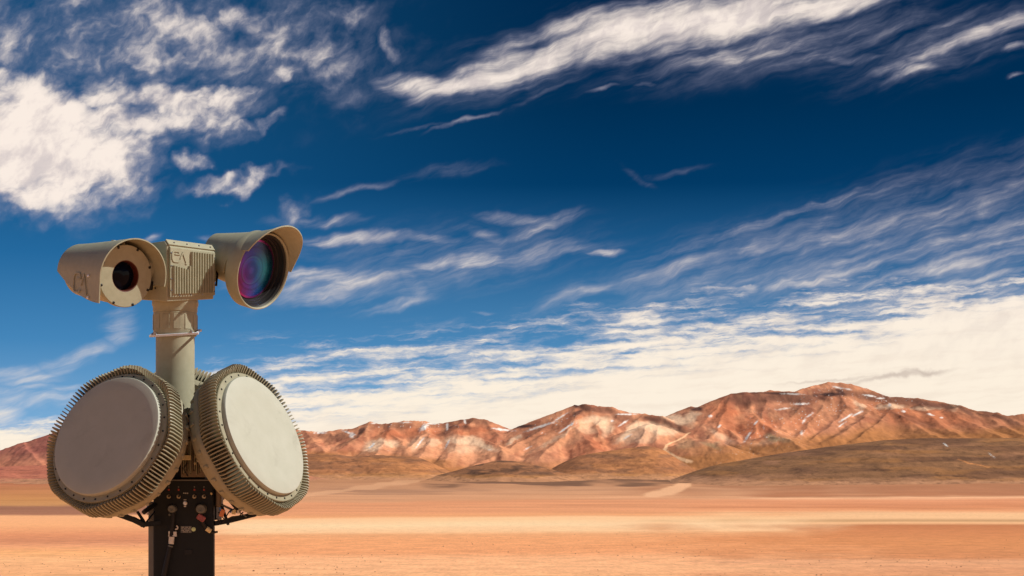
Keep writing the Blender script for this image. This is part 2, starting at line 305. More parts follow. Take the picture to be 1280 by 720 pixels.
# ------------------------------------------------------------------ mountains
def blob(px, py, lst, seed, rag=0.9, sc_=14):
    acc = np.zeros(px.shape)
    nz = fbm(px / sc_, py / (sc_ * 0.6), 4, seed) - 0.5
    for (a, b, rx, ry, rot, wg) in lst:
        c_, s_ = math.cos(R(rot)), math.sin(R(rot))
        dx, dy = px - a, -(py - b)
        u = (dx * c_ + dy * s_) / rx; v = (-dx * s_ + dy * c_) / ry
        acc = np.maximum(acc, sstep(np.sqrt(u * u + v * v) + nz * rag * 0.8, 1.35, 0.35) * wg)
    return acc
def WP(px, py, Y): return np.array([(px - 640) / F * Y, Y, CAMH + (HZ - py) / F * Y])
CREST = [[(-500, 600, 8600), (-250, 590, 8600), (-100, 580, 8600), (0, 562, 8600), (30, 553, 8650), (60, 545, 8700), (110, 528, 8800), (160, 512, 8900), (215, 508, 9000), (270, 516, 9100), (320, 530, 9200), (360, 537, 9300), (379, 538, 9300), (398, 540, 9350), (413, 539, 9300), (426, 536.5, 9300), (445, 536, 9250), (450, 538.5, 9200)],
  [(380, 562, 8600), (415, 556, 8800), (440, 545, 9000), (456, 532, 9150), (463, 527, 9200), (475, 529.5, 9200), (492, 528.5, 9200), (505, 526.5, 9200), (531, 526, 9250), (543, 529, 9250), (557, 528.5, 9300), (576, 524, 9300), (591, 522.5, 9300), (605, 524, 9300), (614, 527, 9300), (624, 533, 9300), (639, 538, 9300)],
  [(600, 568, 8500), (639, 538.5, 9200), (650, 531.7, 9250), (674, 528.5, 9300), (687.5, 524, 9300), (702.5, 518, 9250), (712, 511.6, 9250), (718, 506, 9250), (731, 505.3, 9250), (749.5, 508, 9300), (764.5, 509, 9300), (774, 513, 9300), (789, 516, 9300), (806, 517, 9300), (815, 518.5, 9250), (828, 520.5, 9200), (838, 529, 9050), (850, 541, 8900), (856, 548, 8800)],
  [(856, 549, 8700), (870, 535, 8900), (883, 521, 9100), (893, 509, 9200), (901, 501.5, 9300), (908, 495.5, 9350), (915.5, 492, 9400), (930.5, 490.5, 9400), (952, 490, 9400), (963, 487.4, 9450), (971, 489, 9450), (997, 489.5, 9450), (1004, 486, 9600), (1015, 483, 9700), (1025, 480.5, 9800), (1036, 477.5, 9800), (1050, 478.5, 9800), (1062, 480, 9800), (1083, 485.5, 9800), (1109, 495.5, 9700), (1147, 498, 9700), (1178, 503, 9700), (1199, 507, 9600), (1223, 514, 9500), (1247, 515.6, 9500), (1255, 519, 9500), (1266, 519, 9500), (1279, 517, 9500), (1330, 520, 9500), (1420, 535, 9400), (1560, 555, 9300), (1750, 585, 9000)],
  [(790, 545, 11500), (829, 521, 11500), (845, 518.5, 11500), (855, 517.5, 11500), (859, 513, 11500), (864, 507.5, 11500), (872, 508.5, 11500), (879, 516, 11500), (900, 530, 11500)]]
SPUR = [[(30, 553, 8650), (50, 580, 8100), (60, 600, 7600)], [(110, 528, 8800), (150, 560, 8100), (170, 590, 7500)], [(215, 508, 9000), (240, 550, 8200), (250, 590, 7500)], [(-60, 572, 8600), (-40, 600, 7700)], [(330, 532, 9200), (340, 560, 8500), (350, 580, 8000)],
  [(379, 538, 9300), (395, 553, 8900), (412, 569, 8400)], [(413, 539, 9300), (420, 556, 8900), (424, 566, 8500)], [(350, 540, 9200), (368, 560, 8700), (380, 574, 8300)],
  [(463, 527.5, 9200), (452, 545, 8950), (430, 560, 8600), (405, 566, 8400)], [(492, 529, 9200), (486, 541, 9000), (480, 549, 8800), (474, 560, 8500), (466, 575, 8100)], [(486, 541, 9000), (500, 552, 8750), (512, 567, 8400)],
  [(531, 527, 9250), (535, 540, 9000), (540, 547.5, 8800), (533, 560, 8500), (522, 575, 8100)], [(535, 540, 9000), (520, 550, 8750), (512, 560, 8500)], [(576, 525, 9300), (572, 535, 9050), (575, 544, 8850), (568, 560, 8500), (552, 580, 8000)], [(575, 544, 8850), (600, 549, 8750), (622, 557, 8550), (630, 566, 8300)],
  [(605, 525, 9300), (618, 538, 9100), (625, 545, 8950)], [(591, 523, 9300), (585, 533, 9100)],
  [(718, 507, 9250), (690, 527, 9050), (660, 547, 8800), (620, 570, 8300), (590, 582, 8000)], [(722, 507, 9250), (716, 531, 8850), (700, 550, 8550), (675, 573, 8100)], [(716, 531, 8850), (728, 542, 8650), (745, 562, 8250)],
  [(749, 509, 9300), (752, 522, 9100), (745, 535, 8850), (752, 548, 8600)], [(774, 513, 9300), (766, 530, 9000), (764, 541, 8800)], [(806, 517.5, 9300), (796, 525, 9150), (775, 540, 8900), (752, 556, 8600), (722, 574, 8200)],
  [(787, 541, 8750), (800, 533, 8750), (812, 530, 8750), (824, 532, 8750), (838, 540, 8700), (850, 552, 8500)], [(812, 530, 8750), (800, 550, 8450), (790, 566, 8100)], [(824, 532, 8750), (822, 552, 8400)], [(674, 529, 9300), (655, 545, 9000), (630, 560, 8600)], [(650, 533, 9250), (625, 552, 8900), (600, 568, 8500)],
  [(908, 497, 9350), (888, 520, 9050), (868, 541, 8800), (840, 556, 8500), (835, 562, 8300)], [(915, 493, 9400), (905, 520, 9000), (900, 533, 8800), (880, 555, 8400), (868, 568, 8000)], [(902, 530, 8850), (922, 547, 8550), (930, 560, 8200)], [(935, 491, 9400), (938, 510, 9150), (945, 522, 8950), (958, 532, 8750), (972, 541, 8550)],
  [(958, 491, 9400), (955, 508, 9150), (950, 525, 8900), (938, 548, 8500)], [(1000, 491, 9450), (1003, 505, 9250), (985, 527, 8950), (968, 545, 8600), (940, 562, 8200), (915, 570, 7900)], [(1036, 492, 9500), (1030, 510, 9200), (1012, 530, 8900), (995, 550, 8500)],
  [(1050, 494, 9500), (1062, 508, 9250), (1040, 530, 8900), (1010, 552, 8500)], [(1066, 500, 9500), (1078, 508, 9300), (1088, 513, 9200), (1070, 530, 8850), (1040, 548, 8500)], [(1109, 502, 9500), (1115, 506, 9350), (1112, 514, 9200), (1090, 535, 8800), (1070, 548, 8500)],
  [(1112, 514, 9200), (1130, 522, 9050), (1150, 535, 8800), (1170, 546, 8500)], [(1150, 505, 9500), (1160, 518, 9200), (1175, 530, 8950), (1200, 545, 8600)], [(1196, 509, 9500), (1186, 511, 9400), (1200, 522, 9150), (1230, 535, 8850), (1255, 547, 8600)], [(1223, 515, 9450), (1250, 530, 9100), (1280, 545, 8700)], [(1247, 517, 9450), (1270, 526, 9250), (1310, 545, 8800)],
  [(940, 549, 8500), (960, 545, 8350), (975, 546, 8250), (990, 552, 8100), (1000, 560, 7950)], [(845, 558, 8300), (860, 551, 8200), (885, 549, 8150), (905, 555, 8050), (915, 563, 7950)], [(1330, 520, 9500), (1350, 545, 8900)], [(1450, 540, 9400), (1480, 565, 8600)]]
cols = np.arange(-420, 1700, 1.6); cols_in = np.arange(-20, 1300, 1.0)
cols = np.unique(np.concatenate([cols[cols < -20], cols_in, cols[cols > 1300]]))
rows = np.concatenate([np.arange(6700, 7700, 30), np.arange(7700, 9950, 11), np.arange(9950, 11200, 60), np.arange(11200, 11900, 30), np.arange(11900, 13000, 120)])
MX = (cols[None, :] - 640) / F * rows[:, None]; MY = np.repeat(rows[:, None], len(cols), 1)
wx = (fbm(MX / 120, MY / 160, 4, 71) - 0.5) * 34; wy = (fbm(MX / 120, MY / 160, 4, 72) - 0.5) * 90
QX, QY = MX + wx, MY + wy
base = fan(MY) - 30
H = np.full(MX.shape, -1e3)
def add_seg(H, A, B, slope, pw_, warp=True):
    X_, Y_ = (QX, QY) if warp else (MX + wx * 0.12, MY + wy * 0.5)
    vx, vy = B[0] - A[0], B[1] - A[1]; L2 = vx * vx + vy * vy + 1e-9
    t = np.clip(((X_ - A[0]) * vx + (Y_ - A[1]) * vy) / L2, 0, 1)
    d = np.hypot(X_ - A[0] - t * vx, Y_ - A[1] - t * vy)
    z = A[2] + (B[2] - A[2]) * t - slope * d ** pw_
    k = 12.0                      # smooth union
    h = np.clip(0.5 + 0.5 * (z - H) / k, 0, 1)
    return H * (1 - h) + z * h + k * h * (1 - h) * 0.35
for ln in CREST:
    P_ = [WP(*p) for p in ln]
    for A, B in zip(P_[:-1], P_[1:]): H = add_seg(H, A, B, 0.40, 1.0, False)
for ln in SPUR:
    P_ = [WP(*p) for p in ln]
    for A, B in zip(P_[:-1], P_[1:]): H = add_seg(H, A, B, 0.34, 1.0)
relief = np.clip((H - base) / 60, 0, 1)
gul = ridged(QX / 46, QY / 330, 4, 91) - 0.5
H = H + relief * (gul * 3.6 + (ridged(QX / 130, QY / 200, 4, 95) - 0.5) * 4.5 + (fbm(MX / 16, MY / 40, 4, 93) - 0.5) * 1.4)
H = np.maximum(H, base + (fbm(MX / 200, MY / 300, 4, 96)) * 22)
mpx, mpy = to_px(MX, MY, H)
wpx = mpx + (fbm(mpx / 22, mpy / 12, 4, 51) - 0.5) * 16; wpy = mpy + (fbm(mpx / 18, mpy / 10, 4, 52) - 0.5) * 10
n_a = fbm(MX / 90, MY / 130, 5, 61); n_b = fbm(MX / 26, MY / 180, 4, 62)
MC = mixc(np.broadcast_to(L(206, 138, 104), MX.shape + (3,)).copy(), L(176, 110, 82), sstep(n_a, 0.35, 0.7))
MC = mixc(MC, L(222, 152, 112), sstep(n_b, 0.48, 0.7) * 0.8)
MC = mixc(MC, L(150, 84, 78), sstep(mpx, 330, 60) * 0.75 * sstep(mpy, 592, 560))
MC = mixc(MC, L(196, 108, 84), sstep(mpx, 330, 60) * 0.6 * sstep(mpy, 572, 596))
MC = mixc(MC, L(166, 106, 74), sstep(mpx + (fbm(mpx / 30, mpy / 12, 3, 55) - 0.5) * 120, 1010, 1130) * 0.6)
red = blob(wpx, wpy, [(905, 520, 40, 18, -30, .8), (935, 535, 40, 16, 0, .8), (1000, 535, 40, 16, 20, .6), (1140, 520, 60, 12, -14, .7), (1180, 520, 50, 8, -18, .7), (740, 560, 40, 12, 10, .7), (690, 540, 60, 12, 28, .5), (510, 541, 50, 8, 0, .7), (590, 537, 30, 8, 0, .7), (655, 545, 30, 8, 30, .5)], 63)
MC = mixc(MC, L(206, 116, 74), red * 0.62)
pale = blob(wpx, wpy, [(480, 566, 40, 10, 0, .5), (545, 564, 40, 12, 0, .55), (590, 570, 60, 12, 5, .6), (640, 563, 80, 9, 18, .6), (700, 552, 70, 8, 25, .5), (840, 543, 24, 12, 0, .6), (990, 543, 22, 10, 0, .6), (1030, 520, 26, 14, 40, .5), (870, 560, 40, 8, 0, .4), (1100, 545, 60, 6, 0, .3)], 64)
MC = mixc(MC, L(228, 160, 118), pale * 0.75)
cream = blob(wpx, wpy, [(468, 557, 15, 7, 20, .9), (488, 555, 16, 5, -12, .8), (524, 554, 15, 7, 45, .45), (541, 552, 12, 6, 0, .6), (578, 550, 24, 6, -5, 1), (600, 556, 24, 6, -14, 1), (585, 560, 30, 8, 0, .55),
    (742, 526, 28, 7, 3, .95), (757, 533, 9, 11, 0, .8), (735, 533, 12, 8, 0, .5), (811, 533, 26, 6, 5, 1), (826, 538, 20, 7, -12, .95), (788, 543, 20, 6, 30, .9), (800, 545, 30, 8, 10, .5), (643, 550, 12, 3, 25, .8), (700, 545, 40, 2.4, 30, .5),
    (846, 524, 20, 6, -20, 1), (862, 524, 12, 7, 40, .9), (1072, 507, 12, 4, -32, .75), (1114, 507, 19, 4, 0, .9), (1160, 510, 26, 2.6, -4, .8), (1190, 511, 12, 4, 5, .5), (900, 545, 16, 5, -30, .5), (960, 553, 16, 4, 10, .35)], 65, 0.8, 9)
MC = mixc(MC, L(255, 214, 176), cream * 0.8)
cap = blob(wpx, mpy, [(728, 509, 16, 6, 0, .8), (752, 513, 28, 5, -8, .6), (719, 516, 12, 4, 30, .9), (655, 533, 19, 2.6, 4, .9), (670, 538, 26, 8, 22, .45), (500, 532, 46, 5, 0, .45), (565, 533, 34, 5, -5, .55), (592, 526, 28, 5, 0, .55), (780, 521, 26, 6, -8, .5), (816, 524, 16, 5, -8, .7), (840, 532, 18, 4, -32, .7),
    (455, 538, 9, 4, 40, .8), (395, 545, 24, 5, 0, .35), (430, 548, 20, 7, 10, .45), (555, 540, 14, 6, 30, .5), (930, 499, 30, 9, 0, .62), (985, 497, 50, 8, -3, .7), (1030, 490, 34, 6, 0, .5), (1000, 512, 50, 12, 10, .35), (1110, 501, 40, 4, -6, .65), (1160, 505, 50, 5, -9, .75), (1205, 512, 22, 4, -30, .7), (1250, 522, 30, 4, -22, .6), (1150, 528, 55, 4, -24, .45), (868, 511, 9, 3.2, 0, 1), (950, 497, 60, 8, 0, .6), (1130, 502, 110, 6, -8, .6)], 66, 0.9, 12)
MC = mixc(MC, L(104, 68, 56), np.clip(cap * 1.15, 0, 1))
rock = blob(wpx, mpy, [(1034, 493, 24, 2.6, 2, 1), (1050, 491, 10, 3, -20, .9), (972, 491.5, 32, 1.6, -1, .9), (922, 492, 12, 2, 0, .5), (652, 532.5, 9, 1.5, 0, .9), (719, 507, 5, 1.8, 30, .9)], 67, 1.1, 7)
MC = mixc(MC, L(74, 48, 44), rock)
och = sstep(mpy + (fbm(mpx / 60, mpy / 9, 3, 68) - 0.5) * 16 - np.interp(mpx, [0, 400, 480, 620, 700, 830, 920, 1000, 1100, 1280], [560, 566, 572, 582, 582, 566, 558, 548, 534, 533]), -8, 10)
MC = mixc(MC, L(176, 116, 68), och * sstep(mpx, 340, 400) * 0.9)
grn = blob(wpx, wpy, [(972, 549, 16, 4, -10, .8), (893, 556, 14, 4, -10, .7), (858, 554, 18, 5, 0, .45)], 69, 0.9, 10)
MC = mixc(MC, L(164, 138, 104), grn)
MC = mixc(MC, L(248, 196, 150), track(mpx, mpy, [(862, 541, 1.2), (850, 550, 1.6), (833, 556, 2), (831, 563, 2.5), (842, 570, 3), (862, 577, 5)], 0.9, 1.0))
MC = MC * (1 + (fbm(MX / 20, MY / 70, 4, 81) - 0.5)[..., None] * 0.35)
# old snow left in the gullies and under the rims
snl = [(467, 529, 4, 1, 0, 1), (400, 541, 7, 1.2, 0, 1), (436, 541, 10, 1.2, -20, 1), (440, 544, 3, 3, 30, .8), (530, 534, 6, 3.2, 35, 1), (507, 528, 8, 1, 0, .7), (540, 529.6, 9, 1, -4, .9), (559, 533, 1.5, 5, 0, .8), (581, 526.5, 1.6, 3, 20, 1), (628, 537, 13, 1.5, -6, 1), (465, 557, 5, 1.6, 45, 1), (525, 553, 8, 1.1, 52, 1), (559, 555, 6, 1.3, 62, .9), (612, 562, 3, .8, 0, .8),
    (706, 536, 11, 1.2, 36, 1), (715, 530, 3, 1.6, 30, 1), (676, 533, 20, 1.6, 18, .75), (700, 522, 12, 1.0, 32, .8), (783, 517.8, 11, 1.1, 0, 1), (779, 529, 7, 1.2, 32, 1), (765, 526, 2, 1.5, 0, .8), (784, 546, 6, 1.2, 30, .8), (660, 560, 5, 1, 25, .8), (935, 545, 8, 1.6, 55, .9), (945, 528, 4, 1.2, 50, .9), (888, 520, 3, 1.8, 0, .9), (899, 533, 3, 1.4, 50, .9), (1005, 526, 4, 1.6, 60, .9), (1002, 541, 2, 3, 0, .8), (1012, 519, 5, 1.2, 30, .7),
    (1000, 505, 10, 1.3, 2, .9), (980, 511, 8, 1.1, 8, .7), (1058, 522, 10, 1.3, 32, 1), (1072, 517, 7, 1.4, 25, 1), (1052, 531, 6, .9, 35, .9), (1048, 484.5, 7, 1.2, -12, 1), (1060, 486.5, 5, 1, -10, .8), (1087, 494.5, 8, 1.2, -8, 1), (1101, 498, 5, 1, 0, .9), (1129, 514, 3, 1.6, 0, 1), (1163, 518, 5, 1.2, -15, .9), (1112, 506, 2, 2.4, 0, .8), (1177, 522, 2, 1, 0, .7), (990, 492.5, 14, 1, -2, .6)]
snow = np.zeros(mpx.shape)
for s_ in snl: snow = np.maximum(snow, blob(mpx, mpy, [s_], int(s_[0]), 1.5, 2.6))
fl = sstep(vnoise(MX / 5, MY / 16, 33), 0.90, 0.96) * blob(mpx, mpy, [(690, 532, 60, 10, 20, 1), (1010, 520, 70, 22, 30, 1), (960, 535, 60, 26, 30, .8), (520, 532, 60, 9, 0, .9), (1100, 505, 60, 14, 0, .6), (480, 560, 30, 9, 0, .6)], 34)
snow = np.maximum(snow, fl * 0.8)
MC = mixc(MC, (0.84, 0.79, 0.74), snow * 0.9)
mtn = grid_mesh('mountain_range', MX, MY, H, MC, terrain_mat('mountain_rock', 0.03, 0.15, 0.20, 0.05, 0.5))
tag(mtn, 'red and cream desert mountains with flat dark rims and snow streaks', kind='structure')

def hill(name, label, crest, Yc, Yf, Yb, cols_, colf, seed, rough=10, rows_=150):
    s_ = np.arange(cols_[0], cols_[1], cols_[2])
    y1 = np.linspace(0, 1, rows_) ; Yrow = Yf + (Yb - Yf) * y1
    X = (s_[None, :] - 640) / F * Yrow[:, None]; Y = np.repeat(Yrow[:, None], len(s_), 1)
    p = [c_[0] for c_ in crest]; q = [c_[1] for c_ in crest]
    pc = np.interp(s_, p, q); kk = np.ones(9) / 9; pc2 = np.convolve(np.pad(pc, 4, 'edge'), kk, 'valid')
    zc = CAMH + (HZ - pc2) / F * Yc
    t = np.where(Y < Yc, (Yc - Y) / (Yc - Yf), (Y - Yc) / (Yb - Yc))
    b = np.cos(np.clip(t, 0, 1) * math.pi / 2) ** 1.35
    f0 = fan(Y) - 26
    Z = f0 + (zc[None, :] - fan(np.array(Yc)) + 26) * b
    rel = np.clip(b * (1 - 0.6 * sstep(b, .8, 1)), 0, 1)
    Z = Z + rel * ((fbm(X / 170, Y / 260, 5, seed) - 0.5) * rough * 2.2 + (fbm(X / 30, Y / 60, 4, seed + 3) - 0.5) * rough * 0.5 + (ridged(X / 75 + (fbm(X / 200, Y / 200, 3, seed + 6)) * 2, Y / 700, 4, seed + 7) - 0.5) * rough * 1.1)
    px_, py_ = to_px(X, Y, Z)
    C = colf(px_, py_, X, Y)
    C = C * (1 + (fbm(px_ / 40, py_ / 3, 4, seed + 9) - 0.5)[..., None] * 0.5)
    fr = sstep(Z - fan(Y) + (fbm(px_ / 30, py_ / 3, 4, seed + 5) - 0.5) * 18, 20, 4)          # scree and blown sand run out round the foot
    C = mixc(C, L(192, 138, 102), fr * 0.9)
    C = C * (1 - 0.28 * sstep(fbm(X / 14, Y / 40, 3, seed + 12), 0.62, 0.74)[..., None])     # scattered scrub
    o = grid_mesh(name, X, Y, Z, C, hillmat); tag(o, label, kind='structure'); return o
hillmat = terrain_mat('hill_scrub', 0.03, 0.22, 0.5, 0.06, 0.6)
def c_olive(px_, py_, X, Y):
    C = mixc(np.broadcast_to(L(170, 112, 74), X.shape + (3,)).copy(), L(190, 126, 80), sstep(fbm(px_ / 40, py_ / 8, 4, 5), 0.4, 0.65))
    C = mixc(C, L(146, 100, 72), sstep(fbm(px_ / 26, py_ / 5, 4, 6), 0.52, 0.7) * 0.8)
    C = mixc(C, L(206, 146, 82), sstep(py_, 589, 598) * 0.6)
    return C
def c_mound(px_, py_, X, Y):
    C = mixc(np.broadcast_to(L(160, 108, 74), X.shape + (3,)).copy(), L(112, 78, 58), sstep(fbm(px_ / 22, py_ / 4, 4, 15), 0.42, 0.6))
    return mixc(C, L(196, 134, 72), sstep(py_, 592, 597) * 0.7)
def c_dark(px_, py_, X, Y):
    C = mixc(np.broadcast_to(L(142, 100, 68), X.shape + (3,)).copy(), L(158, 108, 66), sstep(fbm(px_ / 60, py_ / 5, 4, 25), 0.45, 0.7) * 0.9)
    C = mixc(C, L(116, 80, 58), sstep(fbm(px_ / 90, py_ / 7, 4, 26), 0.48, 0.66) * 0.8)
    C = mixc(C, L(168, 118, 86), blob(px_, py_, [(990, 567, 26, 3, 0, .5), (1180, 558, 50, 3, 4, .4), (1110, 567, 30, 2.5, -4, .4), (1265, 568, 24, 3.5, 4, .7), (900, 598, 120, 4, 2, .6), (965, 578, 14, 3, 0, .7)], 27))
    C = mixc(C, L(214, 140, 84), track(px_, py_, [(1198, 574, 1.2), (1212, 579, 1.6), (1235, 584, 1.4)], 0.8, 1.0))
    C = mixc(C, (0.8, 0.78, 0.74), np.maximum(blob(px_, py_, [(1182, 556, 4, .8, -38, 1)], 28, .5), blob(px_, py_, [(1238, 568, 4, .7, -40, .6), (1242, 571, 3, .6, -40, .5)], 29, .6)))
    return C
def c_red(px_, py_, X, Y):
    C = mixc(np.broadcast_to(L(188, 112, 88), X.shape + (3,)).copy(), L(160, 92, 78), sstep(fbm(px_ / 40, py_ / 9, 4, 35), 0.42, 0.66))
    return mixc(C, L(206, 140, 84), sstep(py_, 610, 624))
hill('foothill', 'olive brown foothills between the right radar and the mountains', [(200, 580), (340, 571), (395, 568), (412, 566.5), (440, 571), (470, 569), (495, 570), (520, 572), (540, 579), (560, 588), (585, 600), (640, 612)], 7000, 5700, 7800, (190, 700, 2.0), c_olive, 101, 9)
hill('foothill', 'olive rounded foothill beside the pale winding wash', [(640, 604), (684, 590), (700, 580), (721, 570), (750, 565), (787, 560), (806, 557), (826, 560), (838, 568), (856, 580), (880, 594), (930, 610)], 7200, 6000, 8000, (620, 960, 1.6), c_olive, 111, 7)
hill('mound', 'low dark mound in front of the middle mountain', [(480, 612), (512, 603), (540, 596), (570, 588), (600, 580), (625, 575), (645, 576.5), (668, 581), (690, 587), (720, 596), (760, 610)], 6300, 5500, 6800, (470, 780, 1.6), c_mound, 121, 5)
hill('dark_hill', 'broad dark brown hill below the right mountain', [(790, 612), (835, 602), (862, 592), (880, 586), (900, 580), (950, 571.5), (1000, 564), (1050, 557), (1100, 551.5), (1150, 548.5), (1200, 548), (1280, 548.5), (1400, 552), (1550, 565), (1800, 600)], 6000, 4300, 7000, (770, 1800, 1.6), c_dark, 131, 5, 220)
hill('red_slope', 'reddish bare slope at the left below the purple mountain', [(-500, 600), (-100, 590), (0, 584), (60, 582), (150, 576), (240, 576), (330, 584), (420, 598), (520, 612)], 6500, 4000, 7400, (-420, 560, 2.2), c_red, 141, 7)
# ---SENSOR---
# ------------------------------------------------------------------ materials of the sensor
def paint(name, rgb, rough=0.5, metal=0.0, var=0.06, nscale=30.0, bump=0.06, bscale=900.0, dirt=0.0, spec=0.4):
    m = bpy.data.materials.new(name); m.use_nodes = True; nt = m.node_tree; nt.nodes.clear(); t = NT(nt)
    co = t.n('ShaderNodeTexCoord').outputs['Object']
    a = t.noise(co, nscale, 6.0, 0.6).outputs[0]
    f = t.ss(a, 0.25, 0.75, 1 - var, 1 + var)
    c_ = t.mix(1.0, c4(rgb), t.n('ShaderNodeCombineColor', inp={0: f, 1: f, 2: t.m('MULTIPLY', f, t.m('MULTIPLY_ADD', a, 0.06, 0.97))}).outputs[0], 'MULTIPLY')
    if dirt:
        d = t.noise(t.n('ShaderNodeMapping', inp={0: co, 'Scale': (1, 1, 0.25)}).outputs[0], nscale * 0.6, 8.0, 0.7, 0.6).outputs[0]
        c_ = t.mix(t.m('MULTIPLY', t.ss(d, 0.52, 0.74), dirt), c_, (rgb[0] * 0.42, rgb[1] * 0.38, rgb[2] * 0.34, 1))
        sp_ = t.n('ShaderNodeTexVoronoi', inp={'Vector': co, 'Scale': nscale * 1.3}).outputs['Distance']
        c_ = t.mix(t.m('MULTIPLY', t.ss(sp_, 0.03, 0.06, 1.0, 0.0), dirt * 0.8), c_, (rgb[0] * 0.4, rgb[1] * 0.36, rgb[2] * 0.32, 1))
    b_ = t.noise(co, bscale, 3.0, 0.6).outputs[0]
    bp = t.n('ShaderNodeBump', inp={'Strength': bump, 'Distance': 0.002, 'Height': b_}).outputs[0]
    ro = t.m('MULTIPLY_ADD', a, 0.16, rough - 0.08)
    b = t.n('ShaderNodeBsdfPrincipled', inp={'Base Color': c_, 'Roughness': ro, 'Metallic': metal, 'Normal': bp, 'Specular IOR Level': spec})
    t.n('ShaderNodeOutputMaterial', inp={0: b.outputs[0]})
    return m
M = dict(
    tan=paint('tan_paint', (0.335, 0.327, 0.228), 0.5, dirt=0.32, spec=0.35),
    tan_radar=paint('tan_radar_paint', (0.285, 0.268, 0.182), 0.45, dirt=0.35, spec=0.4),
    radome=paint('radome_paint', (0.418, 0.430, 0.360), 0.58, var=0.04, nscale=9.0, bump=0.10, bscale=600, dirt=0.22, spec=0.3),
    tan_dark=paint('dark_tan_metal', (0.17, 0.13, 0.085), 0.55, dirt=0.3),  # darker brown tan of the mounting parts, heat sink and yokes
    black=paint('black_powder_coat', (0.0075, 0.0100, 0.0115), 0.55, var=0.15, bump=0.2, bscale=1500, spec=0.25),
    hole=paint('black_bolt_head', (0.008, 0.008, 0.008), 0.45, spec=0.3),
    rubber=paint('black_rubber', (0.011, 0.011, 0.011), 0.5, spec=0.3),
    grey=paint('grey_aluminium', (0.16, 0.155, 0.14), 0.45, 0.3),
    cap=paint('grey_connector_cap', (0.13, 0.14, 0.13), 0.45),
    steel=paint('bright_steel', (0.70, 0.76, 0.84), 0.35, 0.15, bump=0.03),
    bolt=paint('zinc_bolt', (0.30, 0.32, 0.36), 0.35, 0.9),
    red=paint('red_lamp', (0.35, 0.04, 0.02), 0.35), white=paint('white_tape', (0.62, 0.62, 0.58), 0.6), cream=paint('cream_tape', (0.62, 0.53, 0.30), 0.6),
    maroon=paint('maroon_tag', (0.26, 0.075, 0.085), 0.5, var=0.3, nscale=200), green=paint('pale_green_dot', (0.52, 0.66, 0.36), 0.5), blue=paint('blue_plug', (0.06, 0.16, 0.42), 0.4), orange=paint('orange_plug', (0.62, 0.22, 0.08), 0.5),
    plate=paint('data_plate', (0.10, 0.10, 0.09), 0.4), engrave=paint('plate_lettering', (0.42, 0.42, 0.38), 0.5), brass=paint('brass_knob', (0.36, 0.30, 0.19), 0.35, 0.7), redring=paint('red_brown_ring', (0.085, 0.016, 0.009), 0.5))

